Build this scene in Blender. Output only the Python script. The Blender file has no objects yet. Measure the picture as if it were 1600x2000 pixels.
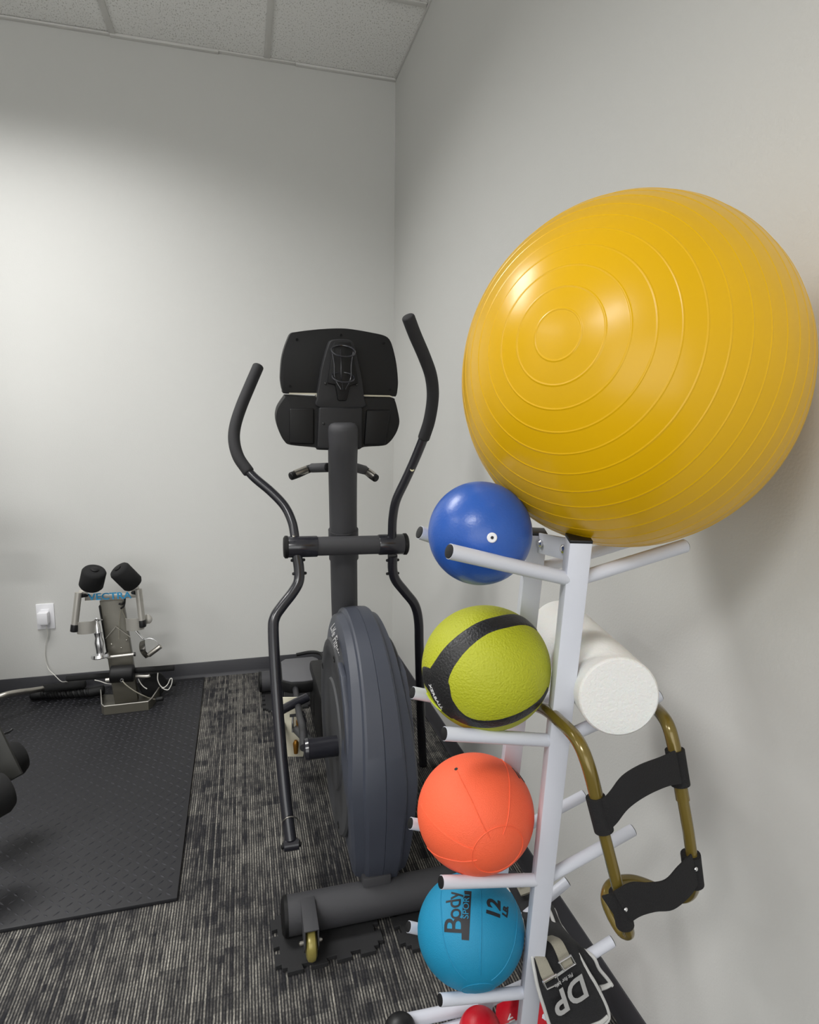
import bpy, bmesh, math, random
from mathutils import Vector, Matrix, noise
random.seed(7)
C = bpy.context.scene.collection
SC = bpy.context.scene
V = Vector
PI = math.pi

# ---------------------------------------------------------------- camera
F_PX, YAW, PITCH, ROLL, CAM_H = 1197.0, 0.266, 0.1434, 0.0099, 1.2137
_f = V((math.sin(YAW)*math.cos(PITCH), math.cos(YAW)*math.cos(PITCH), -math.sin(PITCH)))
_r = V((math.cos(YAW), -math.sin(YAW), 0)); _u = _r.cross(_f)
_R = _r*math.cos(ROLL)+_u*math.sin(ROLL); _U = -_r*math.sin(ROLL)+_u*math.cos(ROLL)
cd = bpy.data.cameras.new('camera'); cam = bpy.data.objects.new('camera', cd); C.objects.link(cam)
cd.sensor_fit = 'HORIZONTAL'; cd.sensor_width = 36; cd.lens = 36*F_PX/1600; cd.clip_start = .02
m = Matrix((_R, _U, -_f)).transposed().to_4x4(); m.translation = (0, 0, CAM_H); cam.matrix_world = m
SC.camera = cam
EYE = V((0, 0, CAM_H))
def _ray(x, y): return _R*((x-800)/F_PX) - _U*((y-1000)/F_PX) + _f
def at(x, y, Y):                     # point of the room at depth Y (metres from the camera along the side wall)
    d = _ray(x, y); return EYE + d*(Y/d.y)
def atz(x, y, Z):
    d = _ray(x, y); return EYE + d*((Z-CAM_H)/d.z)

# ---------------------------------------------------------------- light
W = bpy.data.worlds.new('world'); SC.world = W; W.use_nodes = True
W.node_tree.nodes['Background'].inputs[0].default_value = (.9, .95, 1, 1)
W.node_tree.nodes['Background'].inputs[1].default_value = 0.0
SC.view_settings.view_transform = 'Standard'; SC.view_settings.look = 'None'
SC.view_settings.exposure = 0.2; SC.view_settings.gamma = 1.0
ROOM_H, BACK, RIGHT, LEFT, FRONT = 2.7594, 2.960, 0.720, -3.4, -2.6
def area(name, loc, sx, sy, power, spread, col=(1, .992, .975), rot=(0, 0, 0)):
    l = bpy.data.lights.new(name, 'AREA'); l.shape = 'RECTANGLE'; l.size = sx; l.size_y = sy
    l.energy = power; l.color = col; l.spread = math.radians(spread)
    o = bpy.data.objects.new(name, l); o.location = loc; o.rotation_euler = rot; C.objects.link(o); return o
LIGHTS = [(-1.05, 1.86, 1.16, .56, 34), (-1.35, -.9, 1.16, .56, 46), (-2.8, .5, .56, 1.16, 24)]
for i, (x, y, sx, sy, p) in enumerate(LIGHTS):
    area('troffer_lamp', (x, y, ROOM_H-.035), sx, sy, p, 146 if i == 0 else 155)
area('fill_light', (-1.3, FRONT+.06, 1.45), 3.4, 1.9, 34, 180, (.97, .985, 1), (PI/2, 0, 0))  # unseen fill light, added to lift the ceiling and upper walls
SC.cycles.diffuse_bounces = 8; SC.cycles.max_bounces = 12

# ---------------------------------------------------------------- materials
def lin(c):
    return tuple((v/12.92 if v <= .04045 else ((v+.055)/1.055)**2.4) for v in (x/255 for x in c))
def mat(name, rgb, rough=.5, metal=0, bump=0, bscale=400, var=0, vscale=5, coat=0, sss=0, spec=.5, rvar=0):
    m = bpy.data.materials.new(name); m.use_nodes = True; nt = m.node_tree; n = nt.nodes; L = nt.links
    b = n['Principled BSDF']; c = lin(rgb)
    b.inputs['Base Color'].default_value = (*c, 1); b.inputs['Roughness'].default_value = rough
    b.inputs['Metallic'].default_value = metal; b.inputs['Coat Weight'].default_value = coat
    b.inputs['Coat Roughness'].default_value = .15
    b.inputs['Specular IOR Level'].default_value = spec
    if sss: b.inputs['Subsurface Weight'].default_value = sss; b.inputs['Subsurface Scale'].default_value = .02
    tc = n.new('ShaderNodeTexCoord')
    if bump:
        t = n.new('ShaderNodeTexNoise'); t.inputs['Scale'].default_value = bscale; t.inputs['Detail'].default_value = 3
        L.new(tc.outputs['Object'], t.inputs['Vector'])
        bp = n.new('ShaderNodeBump'); bp.inputs['Strength'].default_value = bump; bp.inputs['Distance'].default_value = .001
        L.new(t.outputs['Fac'], bp.inputs['Height']); L.new(bp.outputs['Normal'], b.inputs['Normal'])
    if var:
        t = n.new('ShaderNodeTexNoise'); t.inputs['Scale'].default_value = vscale; t.inputs['Detail'].default_value = 4
        L.new(tc.outputs['Object'], t.inputs['Vector'])
        mx = n.new('ShaderNodeMix'); mx.data_type = 'RGBA'
        mx.inputs[6].default_value = (*[v*(1-var) for v in c], 1); mx.inputs[7].default_value = (*[min(1, v*(1+var)) for v in c], 1)
        L.new(t.outputs['Fac'], mx.inputs[0]); L.new(mx.outputs[2], b.inputs['Base Color'])
    if rvar:
        t = n.new('ShaderNodeTexNoise'); t.inputs['Scale'].default_value = vscale*3
        L.new(tc.outputs['Object'], t.inputs['Vector'])
        mr = n.new('ShaderNodeMapRange'); mr.inputs[3].default_value = rough-rvar; mr.inputs[4].default_value = rough+rvar
        L.new(t.outputs['Fac'], mr.inputs[0]); L.new(mr.outputs[0], b.inputs['Roughness'])
    return m
M = {}
M['wall'] = mat('wall_paint', (206, 206, 203), .55, bump=.35, bscale=220, var=.012, vscale=3)
M['trim'] = mat('baseboard_vinyl', (60, 60, 64), .4, bump=.1, bscale=90)
M['grid'] = mat('ceiling_grid_paint', (216, 215, 212), .5)
M['frame_black'] = mat('black_powder_coat', (44, 44, 47), .42, bump=.5, bscale=1500, spec=.5)
M['pad_grey'] = mat('grey_foot_pad', (92, 92, 95), .7, bump=.5, bscale=800)
M['frame_gloss'] = mat('black_gloss_tube', (36, 36, 42), .22, spec=.7)
M['graphite'] = mat('graphite_powder_coat', (62, 62, 65), .55, spec=.35, bump=.6, bscale=1300)
M['shroud'] = mat('charcoal_blue_plastic', (62, 66, 77), .42, bump=.35, bscale=1600, var=.05, vscale=8)
M['shroud_side'] = mat('charcoal_side_plastic', (60, 61, 64), .45, bump=.3, bscale=1300)
M['black_plastic'] = mat('black_plastic', (17, 17, 18), .5, bump=.25, bscale=1500, spec=.3)
M['grey_plastic'] = mat('dark_grey_housing', (36, 36, 38), .55, bump=.25, bscale=1500, spec=.3)
M['foam'] = mat('black_foam', (15, 15, 16), .9, bump=.5, bscale=900)
M['grip'] = mat('foam_grip', (38, 38, 40), .8, bump=.6, bscale=900)
M['rubber'] = mat('rubber_mat', (28, 28, 32), .55, bump=.3, bscale=900, var=.12, vscale=6, rvar=.06)
M['tread'] = mat('rubber_tread', (52, 52, 57), .38)
M['puzzle'] = mat('puzzle_foam', (28, 28, 30), .8, bump=.5, bscale=1500)
M['white'] = mat('white_powder_coat', (208, 211, 221), .35, bump=.2, bscale=1200)
M['cap'] = mat('black_cap', (18, 18, 20), .45)
M['chrome'] = mat('chrome', (228, 228, 230), .2, 1)
M['steel'] = mat('brushed_steel', (188, 184, 176), .3, 1, bump=.2, bscale=300)
M['zinc'] = mat('silver_paint', (190, 187, 180), .38, .6)
M['stand'] = mat('taupe_metal', (98, 95, 86), .35, .35, var=.08, vscale=12)
M['gold'] = mat('yellow_poly_wheel', (150, 138, 74), .3, .2, var=.25, vscale=60)
M['brass'] = mat('brass', (170, 120, 50), .3, .8)
M['cream'] = mat('cream_plate', (205, 200, 180), .3)
M['yellow'] = mat('yellow_vinyl', (220, 171, 0), .3, spec=.35, var=.05, vscale=6, bump=.06, bscale=60, coat=.06, rvar=.05)
M['blue'] = mat('blue_vinyl', (38, 86, 170), .33, bump=.25, bscale=300, coat=.1)
M['lime'] = mat('lime_rubber', (172, 176, 30), .55, bump=1.6, bscale=330, var=.05, vscale=8)
M['ball_black'] = mat('black_ball_rubber', (30, 30, 31), .42, bump=1.2, bscale=330)
M['orange'] = mat('orange_rubber', (246, 100, 62), .6, bump=.8, bscale=700, var=.03, vscale=8)
M['teal'] = mat('teal_rubber', (12, 130, 170), .6, bump=.7, bscale=700, var=.06, vscale=8)
M['red'] = mat('red_rubber', (190, 14, 34), .35, bump=.3, bscale=500)
M['ink'] = mat('black_ink', (22, 24, 30), .6)
M['ink_white'] = mat('white_ink', (225, 225, 225), .5)
M['ink_green'] = mat('lime_ink', (165, 178, 40), .5)
M['ink_blue'] = mat('blue_ink', (50, 160, 215), .5)
M['ink_grey'] = mat('grey_ink', (165, 165, 165), .5)
M['eva'] = mat('white_foam_roller', (228, 228, 226), .75, bump=1.0, bscale=260, sss=.15)
M['olive'] = mat('olive_bronze_tube', (112, 96, 42), .2, .25, coat=.3)
M['olive_dark'] = mat('dark_olive_metal', (27, 27, 23), .6)
M['webbing'] = mat('black_webbing', (20, 19, 21), .9, bump=.8, bscale=700)
M['nylon'] = mat('black_nylon', (28, 28, 31), .75, bump=1.0, bscale=500)
M['piping'] = mat('reflective_piping', (196, 196, 194), .5, bump=.6, bscale=500)
M['strap'] = mat('grey_strap', (150, 146, 132), .8, bump=1.2, bscale=900)
M['outlet'] = mat('white_plastic', (232, 232, 236), .35)
M['cable'] = mat('white_cable', (214, 212, 206), .4)
M['lens_white'] = mat('diffuser', (240, 240, 235), .4)

def carpet_mat():
    m = bpy.data.materials.new('striped_carpet'); m.use_nodes = True; nt = m.node_tree; n = nt.nodes; L = nt.links
    b = n['Principled BSDF']; b.inputs['Roughness'].default_value = .95; b.inputs['Specular IOR Level'].default_value = .15
    tc = n.new('ShaderNodeTexCoord'); sp = n.new('ShaderNodeSeparateXYZ'); L.new(tc.outputs['Object'], sp.inputs[0])
    def math_(op, a, bb=None, c=None):
        q = n.new('ShaderNodeMath'); q.operation = op
        for i, v in enumerate((a, bb, c)):
            if v is None: continue
            if isinstance(v, (int, float)): q.inputs[i].default_value = v
            else: L.new(v, q.inputs[i])
        return q.outputs[0]
    def comb(x, y, z=0):
        q = n.new('ShaderNodeCombineXYZ')
        for i, v in enumerate((x, y, z)):
            if isinstance(v, (int, float)): q.inputs[i].default_value = v
            else: L.new(v, q.inputs[i])
        return q.outputs[0]
    def wn(vec):
        q = n.new('ShaderNodeTexWhiteNoise'); q.noise_dimensions = '3D'; L.new(vec, q.inputs['Vector']); return q.outputs['Value']
    def ns(vec, s, d=2):
        q = n.new('ShaderNodeTexNoise'); q.inputs['Scale'].default_value = s; q.inputs['Detail'].default_value = d
        L.new(vec, q.inputs['Vector']); return q.outputs['Fac']
    X, Y = sp.outputs[0], sp.outputs[1]
    wob = math_('MULTIPLY', math_('SUBTRACT', ns(tc.outputs['Object'], 90), .5), .0016)
    u = math_('DIVIDE', math_('ADD', X, wob), .0066)
    col = math_('FLOOR', u); fr = math_('FRACT', u)
    prof = math_('SINE', math_('MULTIPLY', fr, PI))                     # thread profile across
    loop = ns(comb(math_('MULTIPLY', X, 260), math_('MULTIPLY', Y, 170)), 1.0, 1)   # single loops of yarn
    # woven blocks: each block of stripes switches between light and dark yarn
    bx = math_('FLOOR', math_('DIVIDE', X, .0594)); by = math_('FLOOR', math_('ADD', math_('DIVIDE', Y, .040), math_('MULTIPLY', wn(comb(bx, 3, 1)), 5)))
    b1 = wn(comb(bx, by, 0))
    b2 = wn(comb(math_('FLOOR', math_('DIVIDE', X, .0198)), math_('FLOOR', math_('DIVIDE', Y, .021)), 7))
    seg = ns(comb(math_('MULTIPLY', col, 7.31), math_('MULTIPLY', Y, 16)), 1.0, 2)
    colr = wn(comb(col, 11, 5))
    big = ns(comb(math_('MULTIPLY', X, 6), math_('MULTIPLY', Y, 2.2)), 1.0, 2)
    s = math_('ADD', math_('MULTIPLY', b1, .24), math_('MULTIPLY', b2, .16))
    s = math_('ADD', s, math_('MULTIPLY', seg, .9)); s = math_('ADD', s, math_('MULTIPLY', colr, .30)); s = math_('ADD', s, math_('MULTIPLY', big, .5))
    mr = n.new('ShaderNodeMapRange'); mr.interpolation_type = 'SMOOTHSTEP'; L.new(s, mr.inputs[0]); mr.inputs[1].default_value = .70; mr.inputs[2].default_value = 1.62
    light = math_('MULTIPLY', mr.outputs[0], math_('POWER', prof, 2.2))
    light = math_('MULTIPLY', light, math_('ADD', .45, math_('MULTIPLY', loop, 1.0)))
    mx = n.new('ShaderNodeMix'); mx.data_type = 'RGBA'; L.new(light, mx.inputs[0])
    mx.inputs[6].default_value = (*lin((39, 39, 42)), 1); mx.inputs[7].default_value = (*lin((162, 158, 149)), 1)
    dk = math_('ADD', .45, math_('MULTIPLY', loop, 1.1))
    mu = n.new('ShaderNodeMix'); mu.data_type = 'RGBA'; mu.blend_type = 'MULTIPLY'; mu.inputs[0].default_value = .8
    L.new(mx.outputs[2], mu.inputs[6]); L.new(dk, mu.inputs[7]); L.new(mu.outputs[2], b.inputs['Base Color'])
    h = math_('ADD', prof, math_('MULTIPLY', loop, .9))
    bp = n.new('ShaderNodeBump'); bp.inputs['Strength'].default_value = .7; bp.inputs['Distance'].default_value = .0015
    L.new(h, bp.inputs['Height']); L.new(bp.outputs['Normal'], b.inputs['Normal'])
    return m
M['carpet'] = carpet_mat()
def tile_mat():
    m = bpy.data.materials.new('fissured_ceiling_tile'); m.use_nodes = True; nt = m.node_tree; n = nt.nodes; L = nt.links
    b = n['Principled BSDF']; b.inputs['Roughness'].default_value = .9; b.inputs['Specular IOR Level'].default_value = .1
    tc = n.new('ShaderNodeTexCoord')
    mp = n.new('ShaderNodeMapping'); mp.inputs['Scale'].default_value = (1, .55, 1); L.new(tc.outputs['Object'], mp.inputs[0])
    v = n.new('ShaderNodeTexNoise'); v.inputs['Scale'].default_value = 190; v.inputs['Detail'].default_value = 3; L.new(mp.outputs[0], v.inputs['Vector'])
    cr = n.new('ShaderNodeValToRGB'); cr.color_ramp.elements[0].position = .33; cr.color_ramp.elements[1].position = .45
    cr.color_ramp.elements[0].color = (*lin((196, 195, 191)), 1); cr.color_ramp.elements[1].color = (*lin((240, 240, 238)), 1)
    L.new(v.outputs['Fac'], cr.inputs[0]); L.new(cr.outputs[0], b.inputs['Base Color'])
    bp = n.new('ShaderNodeBump'); bp.inputs['Strength'].default_value = .5; bp.inputs['Distance'].default_value = .003
    L.new(v.outputs['Fac'], bp.inputs['Height']); L.new(bp.outputs['Normal'], b.inputs['Normal'])
    return m
M['tile'] = tile_mat()

# ---------------------------------------------------------------- mesh helpers
def origin(o):
    p = V((0, 0, 0))
    while o is not None: p = p + o.location; o = o.parent
    return p
def obj(name, bm, material, parent=None, loc=None, sharp=35, mats=None):
    if parent is not None: off = origin(parent)
    else:
        if loc is None:
            xs = [v.co for v in bm.verts]
            lo = V((min(v.x for v in xs), min(v.y for v in xs), min(v.z for v in xs))); hi = V((max(v.x for v in xs), max(v.y for v in xs), 0))
            loc = ((lo.x+hi.x)/2, (lo.y+hi.y)/2, lo.z)
        off = V(loc)
    bmesh.ops.recalc_face_normals(bm, faces=bm.faces)
    bmesh.ops.translate(bm, verts=bm.verts, vec=-off)
    me = bpy.data.meshes.new(name); bm.to_mesh(me); bm.free()
    for p in me.polygons: p.use_smooth = True
    me.set_sharp_from_angle(angle=math.radians(sharp))
    if mats:
        for q in mats: me.materials.append(q)
    else: me.materials.append(material)
    o = bpy.data.objects.new(name, me); C.objects.link(o)
    if parent is not None: o.parent = parent
    else: o.location = off
    return o
def thing(name, label, cat, loc, group=None):
    o = bpy.data.objects.new(name, None); C.objects.link(o); o.location = loc; o.empty_display_size = .05
    o['label'] = label; o['category'] = cat
    if group: o['group'] = group
    return o
def tag(o, label, cat, group=None):
    o['label'] = label; o['category'] = cat
    if group: o['group'] = group
    return o
def struct(name, bm, m, parent=None):
    o = obj(name, bm, m, parent)
    if parent is None: o['kind'] = 'structure'
    return o
def bevel(bm, w, seg=2, faces=None):
    es = [e for e in bm.edges if len(e.link_faces) == 2 and e.calc_face_angle(0) > .5]
    if es and w > 0: bmesh.ops.bevel(bm, geom=es, offset=w, segments=seg, affect='EDGES', profile=.5, clamp_overlap=True)
    return bm
def box(lo, hi, bv=0, bm=None, seg=2):
    b = bmesh.new(); lo = V(lo); hi = V(hi)
    r = bmesh.ops.create_cube(b, size=1)
    for v in b.verts: v.co = V([lo[i]+(v.co[i]+.5)*(hi[i]-lo[i]) for i in range(3)])
    if bv: bevel(b, bv, seg)
    return join(bm, b)
def join(bm, b):
    if bm is None: return b
    me = bpy.data.meshes.new('t'); b.to_mesh(me); b.free(); bm.from_mesh(me); bpy.data.meshes.remove(me); return bm
def frame(d, up=None):
    d = d.normalized(); up = V(up) if up is not None else (V((0, 0, 1)) if abs(d.z) < .9 else V((0, 1, 0)))
    x = up.cross(d).normalized(); return x, d.cross(x)
def smooth_path(pts, n=8):
    P = [V(p) for p in pts]
    if len(P) < 3 or n < 2: return P
    out = []
    for i in range(len(P)-1):
        p0 = P[i-1] if i else P[0]*2-P[1]; p1, p2 = P[i], P[i+1]; p3 = P[i+2] if i+2 < len(P) else P[-1]*2-P[-2]
        for k in range(n):
            t = k/n
            out.append(.5*((2*p1)+(p2-p0)*t+(2*p0-5*p1+4*p2-p3)*t*t+(3*p1-p0-3*p2+p3)*t**3))
    out.append(P[-1]); return out
def tube(pts, r, n=6, seg=16, bm=None, cap=True, round_=0, hollow=False):
    P = smooth_path(pts, n) if n > 1 else [V(p) for p in pts]
    rr = r if callable(r) else (lambda t: r)
    rings = []; b = bmesh.new(); up = None; N = len(P)
    rad = [rr(i/(N-1)) for i in range(N)]
    if round_:          # rounded ends
        for end in (0, 1):
            d = (P[1]-P[0]).normalized() if not end else (P[-1]-P[-2]).normalized()
            ext = []
            R0 = rad[0] if not end else rad[-1]
            for k in (1, 2, 3):
                a = k/3*PI/2*.95
                ext.append(((P[-1] if end else P[0]) + d*(1 if end else -1)*math.sin(a)*round_, R0-round_+round_*math.cos(a) if R0 > round_ else R0*math.cos(a)))
            if end: P += [e[0] for e in ext]; rad += [e[1] for e in ext]
            else: P = [e[0] for e in reversed(ext)]+P; rad = [e[1] for e in reversed(ext)]+rad
        N = len(P)
    x = None
    for i in range(N):
        d = (P[min(i+1, N-1)]-P[max(i-1, 0)]).normalized()
        if x is None: x, y = frame(d)
        else: x = (x - d*x.dot(d)).normalized()
        y = d.cross(x)
        rings.append([b.verts.new(P[i]+(x*math.cos(2*PI*k/seg)+y*math.sin(2*PI*k/seg))*rad[i]) for k in range(seg)])
    for i in range(N-1):
        for k in range(seg):
            b.faces.new((rings[i][k], rings[i][(k+1) % seg], rings[i+1][(k+1) % seg], rings[i+1][k]))
    if cap: b.faces.new(rings[0][::-1]); b.faces.new(rings[-1])
    return join(bm, b)
def ring(c, r, t, normal, seg=32, sub=8, a0=0, a1=2*PI, ref=None, bm=None, ry=None):
    x, y = frame(V(normal), ref); c = V(c); ry = ry or r
    full = abs(a1-a0-2*PI) < 1e-4
    pts = [c+x*math.cos(a0+(a1-a0)*k/seg)*r+y*math.sin(a0+(a1-a0)*k/seg)*ry for k in range(seg+1)]
    return tube(pts, t, 1, sub, bm, cap=not full)
def sphere(c, r, sc=(1, 1, 1), u=48, v=32, bm=None):
    b = bmesh.new(); bmesh.ops.create_uvsphere(b, u_segments=u, v_segments=v, radius=r)
    for w in b.verts: w.co = V((w.co.x*sc[0], w.co.y*sc[1], w.co.z*sc[2]))+V(c)
    return join(bm, b)
def prism(pts, vec, bv=0, bm=None, seg=2):
    b = bmesh.new(); vs = [b.verts.new(V(p)) for p in pts]; f = b.faces.new(vs)
    r = bmesh.ops.extrude_face_region(b, geom=[f])
    bmesh.ops.translate(b, verts=[g for g in r['geom'] if isinstance(g, bmesh.types.BMVert)], vec=V(vec))
    bmesh.ops.recalc_face_normals(b, faces=b.faces)
    if bv: bevel(b, bv, seg)
    return join(bm, b)
def lathe(c, axis, prof, seg=32, bm=None, ref=None):      # prof: (along axis, radius)
    b = bmesh.new(); c = V(c); a = V(axis).normalized(); x, y = frame(a, ref); rings = []
    for h, r in prof:
        if r < 1e-6: rings.append([b.verts.new(c+a*h)]*seg)
        else: rings.append([b.verts.new(c+a*h+(x*math.cos(2*PI*k/seg)+y*math.sin(2*PI*k/seg))*r) for k in range(seg)])
    for i in range(len(rings)-1):
        for k in range(seg):
            q = [rings[i][k], rings[i][(k+1) % seg], rings[i+1][(k+1) % seg], rings[i+1][k]]
            u = []
            for w in q:
                if w not in u: u.append(w)
            if len(u) > 2:
                try: b.faces.new(u)
                except ValueError: pass
    if prof[0][1] > 1e-6: b.faces.new(rings[0][::-1])
    if prof[-1][1] > 1e-6: b.faces.new(rings[-1])
    return join(bm, b)
def beam(a, b_, w, h, up=(0, 1, 0), bv=.001, bm=None):     # square tube from a to b_, width w across, h along up
    a, b_ = V(a), V(b_); d = (b_-a); L = d.length; d.normalize(); x = V(up).cross(d).normalized(); y = d.cross(x)
    pts = [a+x*sx*w/2+y*sy*h/2 for sx, sy in ((-1, -1), (1, -1), (1, 1), (-1, 1))]
    return prism(pts, d*L, bv, bm)
def bolt(c, n, r=.006, h=.005, bm=None):
    return lathe(c, n, [(0, r), (h*.6, r), (h, r*.6)], 12, bm)
def ribbon(rows, thick, bm=None, n=5, bv=.0):             # rows: (left point, right point); smooth strip with thickness
    Lp = smooth_path([r[0] for r in rows], n); Rp = smooth_path([r[1] for r in rows], n); N = len(Lp); K = 6
    b = bmesh.new(); G = []
    for s in (0, 1):
        g = []
        for i in range(N):
            d = (Lp[min(i+1, N-1)]-Lp[max(i-1, 0)]); w = Rp[i]-Lp[i]; nn = d.cross(w).normalized()
            g.append([b.verts.new(Lp[i]+w*(k/K)+nn*thick*(s-.5)*(1 if 0 < k < K else .6)) for k in range(K+1)])
        G.append(g)
    for i in range(N-1):
        for k in range(K):
            for s in (0, 1): b.faces.new((G[s][i][k], G[s][i][k+1], G[s][i+1][k+1], G[s][i+1][k]))
        for k in (0, K): b.faces.new((G[0][i][k], G[0][i+1][k], G[1][i+1][k], G[1][i][k]))
    for i in (0, N-1):
        for k in range(K): b.faces.new((G[0][i][k], G[0][i][k+1], G[1][i][k+1], G[1][i][k]))
    return join(bm, b)
def text_bm(s, size, fn, bold=0, depth=.0006, cell=.004, align='CENTER', sx=1, shear=0, spacing=1):
    cu = bpy.data.curves.new('t', 'FONT'); cu.body = s; cu.size = size; cu.align_x = align; cu.align_y = 'CENTER'
    cu.offset = bold; cu.shear = shear; cu.resolution_u = 4; cu.space_character = spacing
    o = bpy.data.objects.new('t', cu); C.objects.link(o); bpy.context.view_layer.update()
    me = bpy.data.meshes.new_from_object(o); C.objects.unlink(o); bpy.data.objects.remove(o)
    b = bmesh.new(); b.from_mesh(me); bpy.data.meshes.remove(me)
    for v in b.verts: v.co.x *= sx
    if cell:
        xs = [v.co.x for v in b.verts]; ys = [v.co.y for v in b.verts]
        for ax, lo, hi in ((0, min(xs), max(xs)), (1, min(ys), max(ys))):
            k = lo+cell
            while k < hi:
                co = [0, 0, 0]; co[ax] = k; no = [0, 0, 0]; no[ax] = 1
                bmesh.ops.bisect_plane(b, geom=b.verts[:]+b.edges[:]+b.faces[:], plane_co=co, plane_no=no, dist=1e-6); k += cell
    r = bmesh.ops.extrude_face_region(b, geom=b.faces[:])
    for g in r['geom']:
        if isinstance(g, bmesh.types.BMVert): g.co.z = depth
    for v in b.verts: v.co = fn(v.co.x, v.co.y, v.co.z)
    return b
def on_ball(c, r, sc, direction, up, roll=0):             # maps a flat (u,v,h) onto the ball's surface
    c = V(c); d = V(direction).normalized(); x, y = frame(d, up)
    X = x*math.cos(roll)+y*math.sin(roll); Y = -x*math.sin(roll)+y*math.cos(roll)
    def fn(u, v, h):
        q = (d+X*(u/r)+Y*(v/r)).normalized()*(r+.0001+h)
        return c+V((q.x*sc[0], q.y*sc[1], q.z*sc[2]))
    return fn
def ball_text(c, r, sc, p0, p1):                            # centre at p0, text runs towards p1
    d = hit(*p0, c, r, sc).normalized(); q = hit(*p1, c, r, sc).normalized()
    X = (q-d*q.dot(d)).normalized(); Y = d.cross(X); c = V(c)
    def fn(u, v, h):
        w = (d+X*(u/r)+Y*(v/r)).normalized()*(r+.0001+h)
        return c+V((w.x*sc[0], w.y*sc[1], w.z*sc[2]))
    return fn
def on_plane(o, X, Y):
    o = V(o); X = V(X).normalized(); Y = V(Y); Y = (Y-X*Y.dot(X)).normalized(); N = X.cross(Y)
    if N.y > 0: sgn = -1
    else: sgn = 1
    return lambda u, v, h: o+X*u+Y*v+N*sgn*(h+.0004)
def hit(px, py, c, r, sc=(1, 1, 1)):                       # where the photo ray meets a ball
    d = _ray(px, py); c = V(c); s = V(sc); D = V([d[i]/s[i] for i in range(3)]); O = V([(EYE[i]-c[i])/s[i] for i in range(3)])
    a = D.dot(D); b = 2*O.dot(D); cc = O.dot(O)-r*r; q = b*b-4*a*cc
    t = (-b-math.sqrt(max(q, 0)))/(2*a); return (O+D*t)      # direction from the ball's centre (unit-ball space times r)

# ---------------------------------------------------------------- room shell
floor = struct('floor', box((LEFT-.1, FRONT-.1, -.08), (RIGHT+.1, BACK+.1, 0)), M['carpet'])
struct('wall_back', box((LEFT-.1, BACK, 0), (RIGHT, BACK+.1, ROOM_H+.12)), M['wall'])
struct('wall_right', box((RIGHT, FRONT, 0), (RIGHT+.1, BACK+.1, ROOM_H+.12)), M['wall'])
struct('wall_left', box((LEFT-.1, FRONT, 0), (LEFT, BACK, ROOM_H+.12)), M['wall'])
struct('wall_front', box((LEFT-.1, FRONT-.1, 0), (RIGHT+.1, FRONT, ROOM_H+.12)), M['wall'])
# unseen window frame and sheet added around the fill light behind the viewer
b = None
for lo, hi in (((-3.08, .42), (.48, .50)), ((-3.08, 2.40), (.48, 2.48)), ((-3.08, .50), (-3.0, 2.40)), ((.40, .50), (.48, 2.40)), ((-1.33, .50), (-1.27, 2.40))):
    b = box((lo[0], FRONT, lo[1]), (hi[0], FRONT+.05, hi[1]), .003, b)
added_win = struct('added_window_1', b, M['outlet'])
obj('added_pane', box((-3.0, FRONT+.01, .50), (.40, FRONT+.016, 2.40)), M['lens_white'], added_win)
def skirting(name, a, b_, nrm):
    a, b_, nrm = V(a), V(b_), V(nrm)
    prof = [(0, 0), (.010, 0), (.0065, .008), (.0045, .018), (.0045, .070), (.003, .0737), (0, .0737)]
    return struct(name, prism([a+nrm*p+V((0, 0, z)) for p, z in prof], b_-a), M['trim'])
skirting('baseboard_back', (LEFT, BACK, 0), (RIGHT, BACK, 0), (0, -1, 0))
skirting('baseboard_right', (RIGHT, FRONT, 0), (RIGHT, BACK, 0), (-1, 0, 0))
skirting('baseboard_left', (LEFT, FRONT, 0), (LEFT, BACK, 0), (1, 0, 0))
ceiling = struct('ceiling', box((LEFT-.1, FRONT-.1, ROOM_H+.045), (RIGHT, BACK, ROOM_H+.1)), M['grid'])
GX = [RIGHT]+[.148-.6096*k for k in range(7)]; GX = [x for x in GX if x > LEFT]+[LEFT]
GY = [BACK]+[2.433-.6096*k for k in range(9)]; GY = [y for y in GY if y > FRONT]+[FRONT]
cells = []
for i in range(len(GX)-1):
    for j in range(len(GY)-1):
        cells.append((GX[i+1], GX[i], GY[j+1], GY[j]))
lampcells = [(x-sx/2-.05, x+sx/2+.05, y-sy/2-.05, y+sy/2+.05) for x, y, sx, sy, p in LIGHTS]
for x0, x1, y0, y1 in cells:
    cx, cy = (x0+x1)/2, (y0+y1)/2
    if any(a < cx < b and c < cy < d for a, b, c, d in lampcells): continue
    dz = random.uniform(0, .0015)
    obj('ceiling_tile', box((x0+.003, y0+.003, ROOM_H+.002+dz), (x1-.003, y1-.003, ROOM_H+.018+dz)), M['tile'], ceiling)
for x in GX[1:-1]:
    obj('grid_bar', box((x-.012, FRONT, ROOM_H-.004), (x+.012, BACK, ROOM_H+.0015), .0006), M['grid'], ceiling)
for y in GY[1:-1]:
    for i in range(len(GX)-1):
        obj('grid_bar', box((GX[i+1]+.012, y-.012, ROOM_H-.0035), (GX[i]-.012, y+.012, ROOM_H+.0015), .0006), M['grid'], ceiling)
def angle(lo, hi): obj('wall_angle', box(lo, hi, .0006), M['grid'], ceiling)
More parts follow.
